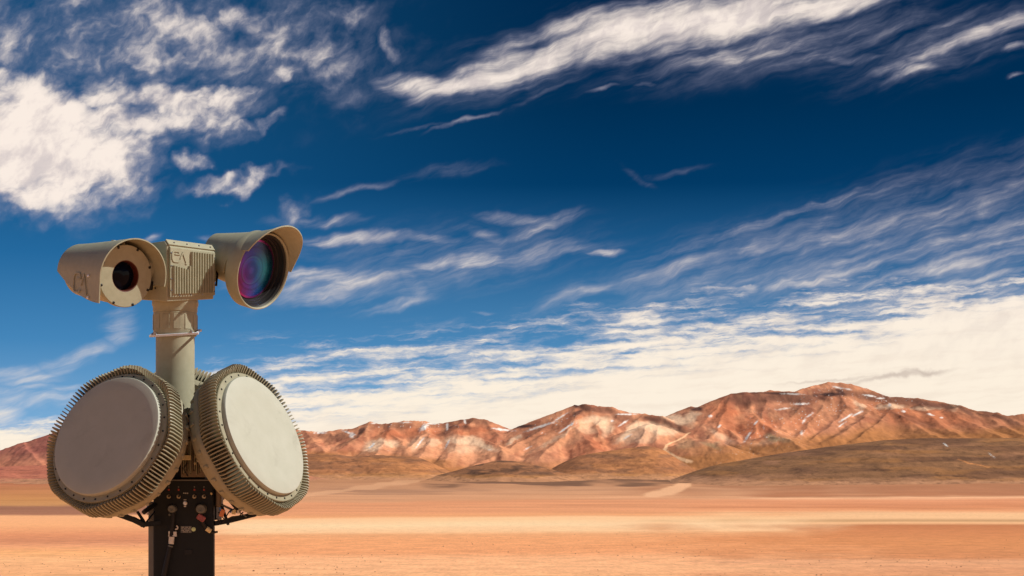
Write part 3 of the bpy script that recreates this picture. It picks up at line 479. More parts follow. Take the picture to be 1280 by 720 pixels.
# ------------------------------------------------------------------ mesh builder (photo pixels, 1 px = K metres)
class MB:
    def __init__(s): s.v = []; s.f = []; s.sm = []
    def add(s, vs, fs, T_=None, smooth=False):
        o = len(s.v)
        for v in vs: s.v.append(tuple(T_ @ Vector(v)) if T_ else tuple(v))
        for f in fs: s.f.append([o + i for i in f]); s.sm.append(smooth)
        return s
    def lathe(s, prof, n=48, T_=None, a0=0.0, a1=2 * math.pi, smooth=True, rf=None):
        full = abs(a1 - a0 - 2 * math.pi) < 1e-6; m = n if full else n + 1
        vs = []
        for i in range(m):
            a = a0 + (a1 - a0) * i / n; k = rf(a) if rf else 1.0
            for (r, z) in prof: vs.append((r * k * math.cos(a), r * k * math.sin(a), z))
        p = len(prof); fs = []
        for i in range(n):
            j = (i + 1) % m
            for q in range(p - 1): fs.append([i * p + q, j * p + q, j * p + q + 1, i * p + q + 1])
        return s.add(vs, fs, T_, smooth)
    def prism(s, poly, h0, h1, T_=None, smooth=False):
        n = len(poly); vs = [(x, y, h0) for x, y in poly] + [(x, y, h1) for x, y in poly]
        fs = [list(range(n))[::-1], list(range(n, 2 * n))] + [[i, (i + 1) % n, n + (i + 1) % n, n + i] for i in range(n)]
        return s.add(vs, fs, T_, smooth)
    def box(s, x0, x1, y0, y1, z0, z1, T_=None, b=0.0):
        if b <= 0: return s.prism([(x0, y0), (x1, y0), (x1, y1), (x0, y1)], z0, z1, T_)
        def ring(i, z): return [(x0 + i, y0, z), (x1 - i, y0, z), (x1, y0 + i, z), (x1, y1 - i, z), (x1 - i, y1, z), (x0 + i, y1, z), (x0, y1 - i, z), (x0, y0 + i, z)]
        def ring2(z): return [(x0 + b, y0 + b, z)] * 0 + [(x0 + 2 * b, y0 + b, z), (x1 - 2 * b, y0 + b, z), (x1 - b, y0 + 2 * b, z), (x1 - b, y1 - 2 * b, z), (x1 - 2 * b, y1 - b, z), (x0 + 2 * b, y1 - b, z), (x0 + b, y1 - 2 * b, z), (x0 + b, y0 + 2 * b, z)]
        vs = ring2(z0) + ring(b, z0 + b) + ring(b, z1 - b) + ring2(z1)
        fs = [list(range(8))[::-1], list(range(24, 32))]
        for L_ in range(3):
            for i in range(8): fs.append([L_ * 8 + i, L_ * 8 + (i + 1) % 8, L_ * 8 + 8 + (i + 1) % 8, L_ * 8 + 8 + i])
        return s.add(vs, fs, T_)
    def tube(s, pts, r, n=10, T_=None, caps=True):
        pts = [Vector(p) for p in pts]; vs = []; up = Vector((0.1, 0.2, 0.97)).normalized()
        for i, p in enumerate(pts):
            t = (pts[min(i + 1, len(pts) - 1)] - pts[max(i - 1, 0)]).normalized()
            a = t.cross(up); a = (a if a.length > 0.1 else t.cross(Vector((1, 0, 0)))).normalized(); b = t.cross(a)
            rr = r[i] if isinstance(r, (list, tuple)) else r
            for k in range(n):
                q = 2 * math.pi * k / n; vs.append(p + (a * math.cos(q) + b * math.sin(q)) * rr)
        fs = [[i * n + k, i * n + (k + 1) % n, (i + 1) * n + (k + 1) % n, (i + 1) * n + k] for i in range(len(pts) - 1) for k in range(n)]
        s.add(vs, fs, T_, True)
        if caps: o = len(s.v) - len(pts) * n; s.f += [[o + k for k in range(n)], [o + (len(pts) - 1) * n + k for k in range(n)][::-1]]; s.sm += [False, False]
        return s
    def mesh(s, name, mat, origin=(0, 0, 0)):
        me = bpy.data.meshes.new(name); O = Vector(origin)
        me.from_pydata([tuple((Vector(v) - O) * K) for v in s.v], [], s.f)
        bm = bmesh.new(); bm.from_mesh(me); bmesh.ops.recalc_face_normals(bm, faces=bm.faces); bm.to_mesh(me); bm.free()
        me.polygons.foreach_set('use_smooth', s.sm); me.set_sharp_from_angle(angle=R(38)); me.materials.append(M[mat]); me.update()
        return me
    def build(s, name, mat, parent=None, origin=(0, 0, 0), rel=None, label=None):
        """rel: origin of the parent in the same pixel frame"""
        o = bpy.data.objects.new(name, s.mesh(name, mat, origin)); col.objects.link(o)
        if parent: o.parent = parent; o.location = (Vector(origin) - Vector(rel if rel is not None else origin)) * K
        else: o.location = W(origin)
        if label: o['label'] = label
        return o
def link(name, me, parent, mat4):
    o = bpy.data.objects.new(name, me); col.objects.link(o); o.parent = parent; o.matrix_local = mat4; return o
def W(p): return Vector((p[0] * K, 10.0 + p[1] * K, CAMH + p[2] * K))         # pixel frame -> metres (origin at the camera height, 10 m out)
def X_(px, py, dy):                                                            # photo pixel + depth -> pixel frame
    Y = F + dy; return Vector(((px - 640) / F * Y, dy, (HZ - py) / F * Y))
def thing(name, label, cat, p, group=None):
    o = bpy.data.objects.new(name, None); col.objects.link(o); o.location = W(p); o.empty_display_size = 0.1
    return tag(o, label, cat, group)
def frame(origin, x, y, z):                                                    # matrix from three axes
    m = Matrix((x, y, z)).transposed().to_4x4(); m.translation = Vector(origin); return m
def axes(n):                                                                   # z along n, y as upright as possible
    z = Vector(n).normalized(); x = Vector((0, 0, 1)).cross(z).normalized(); return x, z.cross(x), z
def nv(az_, el_): a, e = R(az_), R(el_); return Vector((math.sin(a) * math.cos(e), -math.cos(a) * math.cos(e), math.sin(e)))

AX = -421.0                                   # mast axis, x
GZ0 = -CAMH / K                               # the ground
# ------------------------------------------------------------------ the mast: post, cabinet, column
mo = Vector((AX, 0, GZ0))
mast = thing('sensor_mast', 'tan round column on a black cabled cabinet carrying the radars and camera head', 'mast', mo)
def mp(mb, name, mat, par=mast, rel=mo, o=None, label=None): return mb.build(name, mat, par, o or rel, rel, label)
def TZ(x, y, z): return Matrix.Translation((x, y, z))
cz = lambda py: HZ - py                        # height of a photo row on the axis plane
mp(MB().lathe([(0, cz(520)), (24, cz(520)), (24.2, cz(517)), (24, cz(514)), (24, cz(422)), (24, cz(405)), (0, cz(405))], 64, TZ(AX, 0, 0)), 'column', 'tan')
mp(MB().lathe([(24, cz(420)), (26, cz(420)), (27, cz(418)), (27.2, cz(392)), (26.7, cz(391.4)), (26.7, cz(390.6)), (27.4, cz(390)), (27.6, cz(384)), (28.6, cz(382)), (28.8, cz(378)), (28, cz(375)), (0, cz(375))], 64, TZ(AX, 0, 0)), 'collar', 'tan')
for i in range(12):
    a = 2 * math.pi * (i + .5) / 12
    T_ = TZ(AX, 0, 0) @ Matrix.Rotation(a, 4, 'Z')
    mp(MB().box(26.6, 27.5, -4.6, 4.6, cz(413), cz(394), T_, 0.3), 'collar_facet', 'tan')
# square steel strap with its bolts
tl = Matrix.Translation((AX, 0, cz(416.5))) @ Matrix.Rotation(R(9), 4, 'X') @ Matrix.Rotation(R(-3), 4, 'Y') @ Matrix.Rotation(R(5), 4, 'Z')
hs = 27.6
mb = MB()
for (x0, x1, y0, y1) in ((-hs - 2, hs + 3.5, -hs - 2.4, -hs + .2), (-hs - 2, hs + 3.5, hs - .2, hs + 2.4), (-hs - 2.2, -hs + .2, -hs + .22, hs - .22), (hs - .2, hs + 2.2, -hs + .22, hs - .22)): mb.box(x0, x1, y0, y1, -1.6, 1.4, tl, .4)
strap = mp(mb, 'steel_strap', 'steel')
for sx_ in (-1, 1):
    mb = MB().lathe([(0, 4.6), (1.2, 4.6), (1.2, 3.2), (2.2, 3.2), (2.2, 1.2), (0, 1.2)], 6, tl @ TZ(sx_ * (hs - 5.5), -hs - 1.0, 0), smooth=False)
    mp(mb, 'nut', 'bolt', strap, mo)
# foot of the column
mp(MB().lathe([(0, cz(524)), (27, cz(524)), (27, cz(519.5)), (0, cz(519.5))], 40, TZ(AX, 0, 0)), 'shadow_gap_ring', 'rubber')
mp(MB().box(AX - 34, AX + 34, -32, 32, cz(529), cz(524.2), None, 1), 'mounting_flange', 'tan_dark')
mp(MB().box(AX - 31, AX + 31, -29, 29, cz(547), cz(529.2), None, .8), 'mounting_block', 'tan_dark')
for px_ in (230, 240, 249): mp(MB().lathe([(0, 1.4), (1, 1.4), (1.6, 1), (1.6, 0)], 8, TZ(px_ - 640, -29, cz(531)) @ Matrix.Rotation(R(90), 4, 'X')), 'flange_screw', 'hole')
mp(MB().box(AX - 28, AX + 40, -20, 30, cz(602), cz(547.2), None, 1), 'inner_frame', 'black')
# heat sinks seen between the two radars
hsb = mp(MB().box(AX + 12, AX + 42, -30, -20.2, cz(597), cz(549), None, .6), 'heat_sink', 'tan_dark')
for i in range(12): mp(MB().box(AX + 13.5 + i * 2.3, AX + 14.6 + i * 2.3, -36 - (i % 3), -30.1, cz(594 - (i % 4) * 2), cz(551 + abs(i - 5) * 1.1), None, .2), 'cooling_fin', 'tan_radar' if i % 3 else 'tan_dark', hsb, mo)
mp(MB().box(AX + 10, AX + 26, -39, -37.2, cz(576), cz(570), Matrix.Identity(4), .4), 'cable_clamp', 'cream')
for i, (a, b, c) in enumerate(((-1, 597, 575), (3, 590, 560), (20, 596, 580))):
    mp(MB().tube([(AX + a + 2 * math.sin(t * 5 + i), -40 + 3 * math.cos(t * 4), cz(b + (c - b) * t)) for t in [k / 10 for k in range(11)]], .9, 8), 'wire', 'rubber')
for i, (a, b, mt) in enumerate(((8, 566, 'maroon'), (33, 572, 'cream'), (35, 577, 'white'), (31, 580, 'cream'), (-4, 590, 'white'), (4, 594, 'cream'), (36, 566, 'tan'))):
    mp(MB().box(AX + a - 1, AX + a + 1.2, -42, -40, cz(b + 1.5), cz(b - 1), None, .3), 'terminal', mt)
# cabinet
FY = -30.0
mp(MB().box(188.5 - 640, 262 - 640, -18, 40, GZ0 + 6, cz(627), None, 1), 'mast_post', 'grey')
cab = mp(MB().box(196.3 - 640 + .6, 272 - 640 - .6, FY, -18.2, GZ0 + 30, cz(599), None, 1.2), 'cabinet', 'black')
mp(MB().box(205 - 640, 273 - 640, -18.1, 30, cz(650), cz(602.4), None, .8), 'cabinet_housing', 'black')
mp(MB().lathe([(0, 10), (70, 10), (74, 7), (74, 0), (0, 0)], 48, TZ(AX, 8, GZ0 - 1)), 'base_plate', 'grey')
mp(MB().box(198 - 640, 270 - 640, FY - .8, FY - .1, cz(601.5), cz(600), None, .1), 'panel_seam', 'grey')
def disc(px, py, r, h, mat, name, par=cab, y=FY, n=16, prof=None):
    p = X_(px, py, y); T_ = TZ(p.x, y, p.z) @ Matrix.Rotation(R(90), 4, 'X')
    return mp(MB().lathe(prof or [(0, h), (r * .8, h), (r, h * .7), (r, -.1)], n, T_), name, mat, par)
for px_ in (211, 223.3, 243, 255):
    disc(px_, 608.6, .9, .6, 'cap', 'indicator_screw'); disc(px_, 612.2, 1.25, .9, 'red', 'indicator_lamp')
    o_ = disc(px_, 620.7, 2.6, 1.6, 'brass', 'knob'); disc(px_ + .5, 620.3, 1.4, 2.4, 'hole', 'knob_slot', par=cab, y=FY)
disc(264.3, 617, 1.4, 1.2, 'cream', 'cabinet_bolt')
def pbox(px0, px1, py0, py1, h, mat, name, par=cab, y=FY, rot=0.0, b=.15):
    p = X_((px0 + px1) / 2, (py0 + py1) / 2, y); hw, hh = (px1 - px0) / 2, (py1 - py0) / 2
    T_ = TZ(p.x, y, p.z) @ Matrix.Rotation(R(rot), 4, 'Y')
    return mp(MB().box(-hw, hw, -h, .1, -hh, hh, T_, b), name, mat, par)
for a in (229, 231.3, 233.6): pbox(a, a + 1.6, 615.8, 617.2, .4, 'engrave', 'panel_marking')
pbox(229.5, 233, 624.2, 625.4, .4, 'engrave', 'panel_marking'); pbox(229.8, 232.6, 632.4, 633.7, .4, 'white', 'panel_marking')
disc(231.5, 629, 2.6, 1.4, 'steel', 'toggle_switch'); disc(233.2, 628.6, 1.2, 3.0, 'white', 'toggle_tip')
disc(212, 643.5, 1.5, 1.0, 'cap', 'panel_screw')
pbox(231, 240.5, 687, 693, .9, 'hole', 'latch_recess')
# two capped round connectors
for (cx_, cy_, r_) in ((216.5, 636, 4.6), (252.5, 636, 5.6)):
    disc(cx_ - 2.4, cy_ - .5, r_ + .8, 3, 'rubber', 'connector_flange', n=24)
    disc(cx_, cy_, r_, 13, 'cap', 'connector', n=24, prof=[(0, 12.2), (r_ * .35, 12.2), (r_ * .42, 12.8), (r_ * .82, 13), (r_, 12), (r_, 5), (r_ * 1.08, 4.4), (r_ * 1.08, 0)])
# left cable dropping to the ground with its white tape
y0 = FY - 7
def cp(px, py, y): p = X_(px, py, y); return (p.x, y, p.z)
pts = [cp(216.5, 641, y0), cp(216, 650, y0 - 1), cp(215, 660, y0 - 1), cp(213.5, 675, y0 - 2), cp(211, 690, y0 - 2), cp(207.5, 706, y0 - 2), cp(204, 725, y0 - 2), cp(201, 770, y0 - 2), cp(203, 850, y0), (AX - 14, -34, cz(1000)), (AX - 20, -50, GZ0 + 14), (AX - 50, -90, GZ0 + 4)]
cab1 = mp(MB().tube(pts, [3.0, 2.7, 2.6, 2.6, 2.9, 3.2, 3.5, 3.5, 3.4, 3.2, 3, 3], 12), 'power_cable', 'rubber')
def wrap(a, b, r, mat, name='tape_wrap', par=cab1): mp(MB().tube([a, b], r, 14), name, mat, par)
wrap(cp(214.6, 671, y0 - 2), cp(213.7, 680, y0 - 2), 3.4, 'white'); wrap(cp(213.2, 682, y0 - 2), cp(212.8, 683.5, y0 - 2), 3.3, 'cap')
pbox(211, 214, 664, 670, 3, 'white', 'cable_tie', par=cab1, y=y0); pbox(217.2, 221, 664.5, 670.3, 3, 'white', 'cable_tie', par=cab1, y=y0); pbox(211, 221, 668.9, 670.6, 3.4, 'white', 'cable_tie', par=cab1, y=y0)
T_ = X_(219.8, 659.5, y0); mp(MB().lathe([(1.5, -1), (3, -1), (3, 1), (1.5, 1), (1.5, -1)], 14, TZ(T_.x, y0, T_.z) @ Matrix.Rotation(R(80), 4, 'X'), R(-110), R(70)), 'tape_flag', 'white', cab1)
# data plate: lines of small raised characters and a pale green inspection dot
pl = pbox(226, 239.5, 657.5, 666, .7, 'plate', 'data_plate')
for r_, row in enumerate(('1101101', '1011011', '110111', '0111101')):
    for i, c_ in enumerate(row):
        if c_ == '1': pbox(227.2 + i * 1.62, 228.3 + i * 1.62, 658.6 + r_ * 1.9, 659.6 + r_ * 1.9, 1.0, 'engrave', 'engraved_line', pl)
disc(242, 661.6, 2.6, 1.1, 'green', 'inspection_dot')
# maroon tag and the short cable with cream tape
y1 = FY - 6
pt = pbox(246.5, 257, 643.5, 651, 5, 'maroon', 'hanging_tag', y=y1, rot=33, b=1.0)
pts = [cp(252, 650, y1 - 2), cp(254.5, 655, y1), cp(257.5, 660, y1), cp(262, 664.5, y1 + 2), cp(267, 665.5, y1 + 3), cp(272, 664.8, FY - 1)]
c2 = mp(MB().tube(pts, [2.6, 2.4, 2.3, 2.0, 1.6, 1.2], 10), 'short_cable', 'rubber'); wrap(cp(257.8, 660.4, y1), cp(263.4, 664.0, y1 + 2), 3.0, 'cream', par=c2)
# black carrying arms under the radars, left and right
def arm(pts, w_, h_, name='carrying_arm'):
    mb = MB()
    for a, b in zip(pts[:-1], pts[1:]):
        a, b = Vector(a), Vector(b); d = b - a; L_ = d.length; zx = d.normalized(); sy = Vector((0, 1, 0)); zz = zx.cross(sy).normalized(); sy = zz.cross(zx)
        mb.box(-w_ * .4, L_ + w_ * .4, -w_, w_, -h_, h_, frame(a, zx, sy, zz), .6)
    return mp(mb, name, 'black')
arm([cp(143, 641, -62), cp(168, 650, -56), cp(179, 655.5, -50), cp(197, 654, -40)], 5, 3.2)
arm([cp(172, 640, -50), cp(180, 652, -48)], 2.4, 1.6, 'strut'); arm([cp(181, 655, -50), cp(193, 640, -30)], 1.4, .9, 'strut')
arm([cp(180, 640, -44), cp(196, 629, -26)], 3, 2.6, 'strut')
arm([cp(318, 643, -10), cp(296, 648.5, -16), cp(284, 651.5, -18), cp(270, 654, -20)], 5, 3.0)
arm([cp(300, 638, -12), cp(286, 622, -14), cp(276, 604, -16)], 4, 3.4, 'strut'); arm([cp(285, 655, -20), cp(277, 632, -18)], 3, 1.6, 'strut'); arm([cp(296, 640, -22), cp(271, 628, -18)], 3, 1.2, 'strut')
mp(MB().box(273 - 640, 280 - 640, -24, -6, cz(634), cz(606), Matrix.Translation((0, 0, 0)), 1.6), 'side_bracket', 'tan_dark')
for (a, b, c, d, mt, nm, rt) in ((275, 280.5, 636.5, 646, 'orange', 'plug', 18), (274.6, 277, 634, 639, 'blue', 'plug', -20), (287, 290, 636.5, 641, 'blue', 'plug', 25), (290.3, 294.8, 636.5, 643, 'cream', 'plug', 12), (296.5, 299.5, 637.5, 642, 'white', 'plug', 0), (183.5, 185.5, 632, 639, 'blue', 'plug', 14), (184.5, 187, 641, 644, 'white', 'plug', 20)):
    pbox(a, b, c, d, 3, mt, nm, mast, -27, rt, .5)
for k, pp in enumerate(([(276, 631), (284, 634), (292, 639), (300, 641), (308, 646)], [(273, 640), (281, 650), (290, 646), (299, 645), (304, 640)], [(172, 642), (176, 648), (175, 656)], [(270, 648), (278, 654), (286, 640), (296, 634)])):
    mp(MB().tube([cp(a, b, -26 - k * 1.5) for a, b in pp], .8, 8), 'wire', 'cap' if k == 0 else 'rubber')

# ------------------------------------------------------------------ radar panels
NF = 126
def radar(center, az_, el_, Rf, label, first=None, detail=True):
    n = nv(az_, el_); x, y, z = axes(n); s_ = Rf / 81.5
    root = bpy.data.objects.new('radar_panel', None); col.objects.link(root); root.empty_display_size = .1
    tag(root, label, 'radar', 'flat round radars bolted round the mast')
    Mx = frame(center, x, y, z); loc = Mx.copy(); loc.translation = W(center)
    root.matrix_world = loc @ Matrix.Scale(s_, 4)
    return root, Mx
octr = lambda a: 1.0 + 0.020 * math.cos(8 * a + 0.2)
def bxy(mb, nm, mt): me = mb.mesh(nm, mt); return me
radar_me = {}
radar_me['face_plate'] = bxy(MB().lathe([(0, 0), (60, 0), (79.2, -.1), (80.9, -.7), (81.5, -2.0), (81.3, -7), (0, -7)], 128), 'face_plate', 'radome')
radar_me['flange_ring'] = bxy(MB().lathe([(79, -6.5), (81.6, -6.6), (88.6, -7.2), (89.3, -8), (89.3, -11), (79, -11), (79, -6.5)], 128), 'flange_ring', 'tan_radar')
radar_me['housing'] = bxy(MB().lathe([(0, -10), (80, -10.5), (79, -14), (79, -33), (88, -34.3), (92, -36), (93, -39), (92.5, -46), (91, -50), (84, -52), (80, -60), (0, -62)], 144, rf=lambda a: 1.0), 'housing', 'tan_radar')
radar_me['rear_rim'] = bxy(MB().lathe([(88, -34.4), (93.2, -34.8), (94.6, -37), (94.2, -41.5), (91, -43), (88, -34.4)], 144, rf=octr), 'rear_rim', 'tan_radar')
fin = MB(); pf = [(78.5, -11.4), (88.6, -11.1), (91.5, -8.5), (95.5, -4.2), (98.3, -3.6), (100.2, -8.5), (100.2, -26), (95, -34.2), (78.5, -34.2)]
Tf = Matrix(((1, 0, 0, 0), (0, 0, 1, 0), (0, 1, 0, 0), (0, 0, 0, 1)))
fin.prism(pf, -.74, .74, Tf)
radar_me['fin'] = bxy(fin, 'fin', 'tan_radar')
radar_me['bolt'] = bxy(MB().lathe([(0, 1.0), (.9, 1.0), (1.35, .5), (1.35, -.4)], 8), 'bolt', 'hole')
radar_me['lug'] = bxy(MB().box(-3.4, 3.4, -2.4, 2.4, -4, 4, None, .8), 'lug', 'tan_radar')
radar_me['boss'] = bxy(MB().lathe([(0, -80), (26, -80), (28, -76), (34, -61), (0, -60)], 40), 'mounting_boss', 'tan_dark')
def fill_radar(root):
    for nm in ('housing', 'flange_ring', 'face_plate', 'rear_rim'): link(nm, radar_me[nm], root, Matrix.Identity(4))
    link('mounting_boss', radar_me['boss'], root, Matrix.Identity(4))
    rg = random.Random(3)
    for i in range(NF):
        a = 2 * math.pi * i / NF
        link('fin', radar_me['fin'], root, Matrix.Rotation(a + rg.uniform(-.0012, .0012), 4, 'Z') @ Matrix.Scale((1 + .018 * math.cos(8 * a + .3)) * rg.uniform(.996, 1.004), 4, (1, 0, 0)))
    for i in range(28):
        a = 2 * math.pi * (i + .35) / 28
        link('bolt', radar_me['bolt'], root, Matrix.Rotation(a, 4, 'Z') @ TZ(85.4 * K, 0, -7.0 * K))
    for i in range(30):
        a = 2 * math.pi * (i + .5) / 30
        link('lug', radar_me['lug'], root, Matrix.Rotation(a, 4, 'Z') @ TZ(91.0 * K, 0, -45.5 * K) @ Matrix.Rotation(R(24), 4, 'Y'))
cL = X_(131.98, 543.7, -105); cR = X_(332.1, 543.2, -50)
rL, mL = radar(cL, -30, 22.7, 77.4, 'left finned round radar with its olive face in shade, tilted up'); fill_radar(rL)
rR, mR = radar(cR, 64.9, 21.1, 77.6, 'right finned round radar with its bright sunlit cream face'); fill_radar(rR)
cB = Vector((AX + 8, 0, 0)) + X_(219, 543, 0) * 0; cB = Vector((X_(238, 543, 120).x, 120, X_(222, 542, 120).z))
rB, mB_ = radar(cB, 172, 21, 77.6, 'rear finned radar facing away, its top rim just behind the column'); fill_radar(rB)
# dark yokes that tie each radar to the mast block
for (cc_, mm, zt) in ((cL, mL, 572), (cR, mR, 572), (cB, mB_, 566)):
    bk = mm @ Vector((0, 0, -76)); tg = Vector((AX, 0, cz(zt)))
    d = (tg - bk); L_ = d.length - 20; zx = d.normalized(); sy = zx.cross(Vector((0, 0, 1))).normalized(); zz = sy.cross(zx)
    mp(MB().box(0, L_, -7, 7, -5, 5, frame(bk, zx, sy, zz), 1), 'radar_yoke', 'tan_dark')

# ------------------------------------------------------------------ camera head
HA = 48.0
hu = nv(HA, 0); hv = Vector((math.cos(R(HA)), math.sin(R(HA)), 0)); hz = Vector((0, 0, 1))
ho = Vector((AX, 0, cz(375.5)))
head = thing('camera_head', 'tan boxy pan head on top of the column with two hooded cameras', 'camera head', ho)
def hp(mb, name, mat, par=head, label=None): return mb.build(name, mat, par, ho, ho, label)
HM = frame((AX, 0, 0), hv, -hu, hz)          # local: x along hv (right), y away from the front, z up
zt = 333.0
def hexa(mb, P8): return mb.add(P8, [[0, 3, 2, 1], [4, 5, 6, 7], [0, 1, 5, 4], [1, 2, 6, 5], [2, 3, 7, 6], [3, 0, 4, 7]], HM)
bx = MB(); c_ = 5.0
# body: front at y=-30, chamfered along its top edge, underside rising to the back and right
bot = [(-37, -30, 257.5), (37, -30, 267), (37, 30, 270), (-37, 30, 265)]
body_v = bot + [(-37, -30, zt - c_), (37, -30, zt - c_), (37, -30 + c_, zt), (-37, -30 + c_, zt), (37, 30, zt), (-37, 30, zt)]
bx.add(body_v, [[0, 3, 2, 1], [0, 1, 5, 4], [4, 5, 6, 7], [7, 6, 8, 9], [1, 2, 8, 6, 5], [0, 4, 7, 9, 3], [2, 3, 9, 8]], HM)
hbody = hp(bx, 'housing', 'tan')
md = hbody.modifiers.new('edge', 'BEVEL'); md.width = 1.3 * K; md.segments = 2
hp(MB().lathe([(0, 268), (24, 268), (24, 264), (28, 262), (28, 258), (0, 258)], 48, TZ(AX, 0, 0)), 'turntable', 'tan')
# ribbed cover plate, with a sloped bright lip on top
pv = [(-33.6, -33.2, 263.5), (36.4, -33.2, 271.5), (36.4, -29.6, 271.5), (-33.6, -29.6, 263.5), (-33.6, -33.2, 324.5), (36.4, -33.2, 324.5), (36.4, -29.6, 328), (-33.6, -29.6, 328)]
cover = hp(MB().add(pv, [[0, 3, 2, 1], [4, 5, 6, 7], [0, 1, 5, 4], [1, 2, 6, 5], [2, 3, 7, 6], [3, 0, 4, 7]], HM), 'cover_plate', 'tan')
lipv = [(-35, -30.4, 327), (37.4, -30.4, 326.6), (37.4, -24.5, 333.6), (-35, -24.5, 333.8), (-35, -32.0, 328.4), (37.4, -32.0, 328.2), (37.4, -26, 335), (-35, -26, 335.2)]
lip = hp(MB().add(lipv, [[0, 3, 2, 1], [4, 5, 6, 7], [0, 1, 5, 4], [1, 2, 6, 5], [2, 3, 7, 6], [3, 0, 4, 7]], HM), 'top_lip', 'tan')
NR = 16
for i in range(NR):
    x_ = -29.0 + i * 4.02; zb = 267.0 + (x_ + 33) * 0.11; ztp = 322.0 if i >= 7 else (302.5 - i * .55 if i < 6 else 304)
    mb = MB(); w_ = 1.25
    mb.prism([(x_ - w_ - .5, -33.1), (x_ - w_ * .45, -36.6), (x_ + w_ * .45, -36.6), (x_ + w_ + .5, -33.1)], zb, ztp, HM)
    hp(mb, 'rib', 'tan', cover)
for (a, b) in [(-32.3, z_) for z_ in (272, 286, 302, 318)] + [(35, z_) for z_ in (276, 290, 304, 318)]:
    hp(MB().lathe([(0, .9), (.7, .9), (1.05, .3), (1.05, -.2)], 8, HM @ TZ(a, -33.2, b) @ Matrix.Rotation(R(90), 4, 'X')), 'bolt', 'bolt', cover)
for a in (-20, -2, 16):
    hp(MB().lathe([(0, .9), (.7, .9), (1.05, .3), (1.05, -.2)], 8, HM @ TZ(a, -33.2, 265.6 + (a + 33) * .11) @ Matrix.Rotation(R(90), 4, 'X')), 'bolt', 'bolt', cover)
for a in (-25, -5, 14, 32):
    hp(MB().lathe([(0, .8), (.7, .8), (1.1, .3), (1.1, -.2)], 8, HM @ TZ(a, -29.4, 331.6) @ Matrix.Rotation(R(45), 4, 'X')), 'bolt', 'bolt', lip)
def stroke_path(pts, w_, h_, T_, mb):
    """raised line through 2-D points (x right, z up) standing h_ proud of y = 0"""
    for (a, b) in zip(pts[:-1], pts[1:]):
        d = Vector((b[0] - a[0], b[1] - a[1])); L_ = d.length; d /= L_; nn = Vector((-d.y, d.x)) * w_ * .5; e = d * w_ * .3
        q = [(a[0] - e.x + nn.x, a[1] - e.y + nn.y), (b[0] + e.x + nn.x, b[1] + e.y + nn.y), (b[0] + e.x - nn.x, b[1] + e.y - nn.y), (a[0] - e.x - nn.x, a[1] - e.y - nn.y)]
        jit = random.uniform(0, .05)
        mb.add([(x, 0, z) for x, z in q] + [(x, -h_ - jit, z) for x, z in q], [[0, 1, 2, 3], [7, 6, 5, 4], [0, 4, 5, 1], [1, 5, 6, 2], [2, 6, 7, 3], [3, 7, 4, 0]], T_)
EMB = [[(11.2, 9.3), (10.2, 12.2), (9, 13), (3, 13), (.8, 11.6), (0, 9), (0, 4), (1.2, 1), (3.4, 0), (9.5, .2), (11.3, 1.4)], [(4.6, 9.4), (9.6, 9.6)], [(12.6, 4.8), (16.2, 12.6)], [(16.2, 12.6), (22.3, -1.2), (20.6, -.6)]]
mb = MB(); TE = HM @ TZ(-31, -33.1, 307.5)
for s_ in EMB: stroke_path([(x * 1.0, z) for x, z in s_], 1.5, 1.1, TE, mb)
hp(mb, 'raised_letters', 'tan', cover)
hp(MB().lathe([(0, .6), (1.2, .6), (1.3, -.1)], 10, HM @ TZ(-37, -8, 276) @ Matrix.Rotation(R(90), 4, 'X') @ Matrix.Rotation(R(-90), 4, 'Y')), 'side_screw', 'hole', hbody)

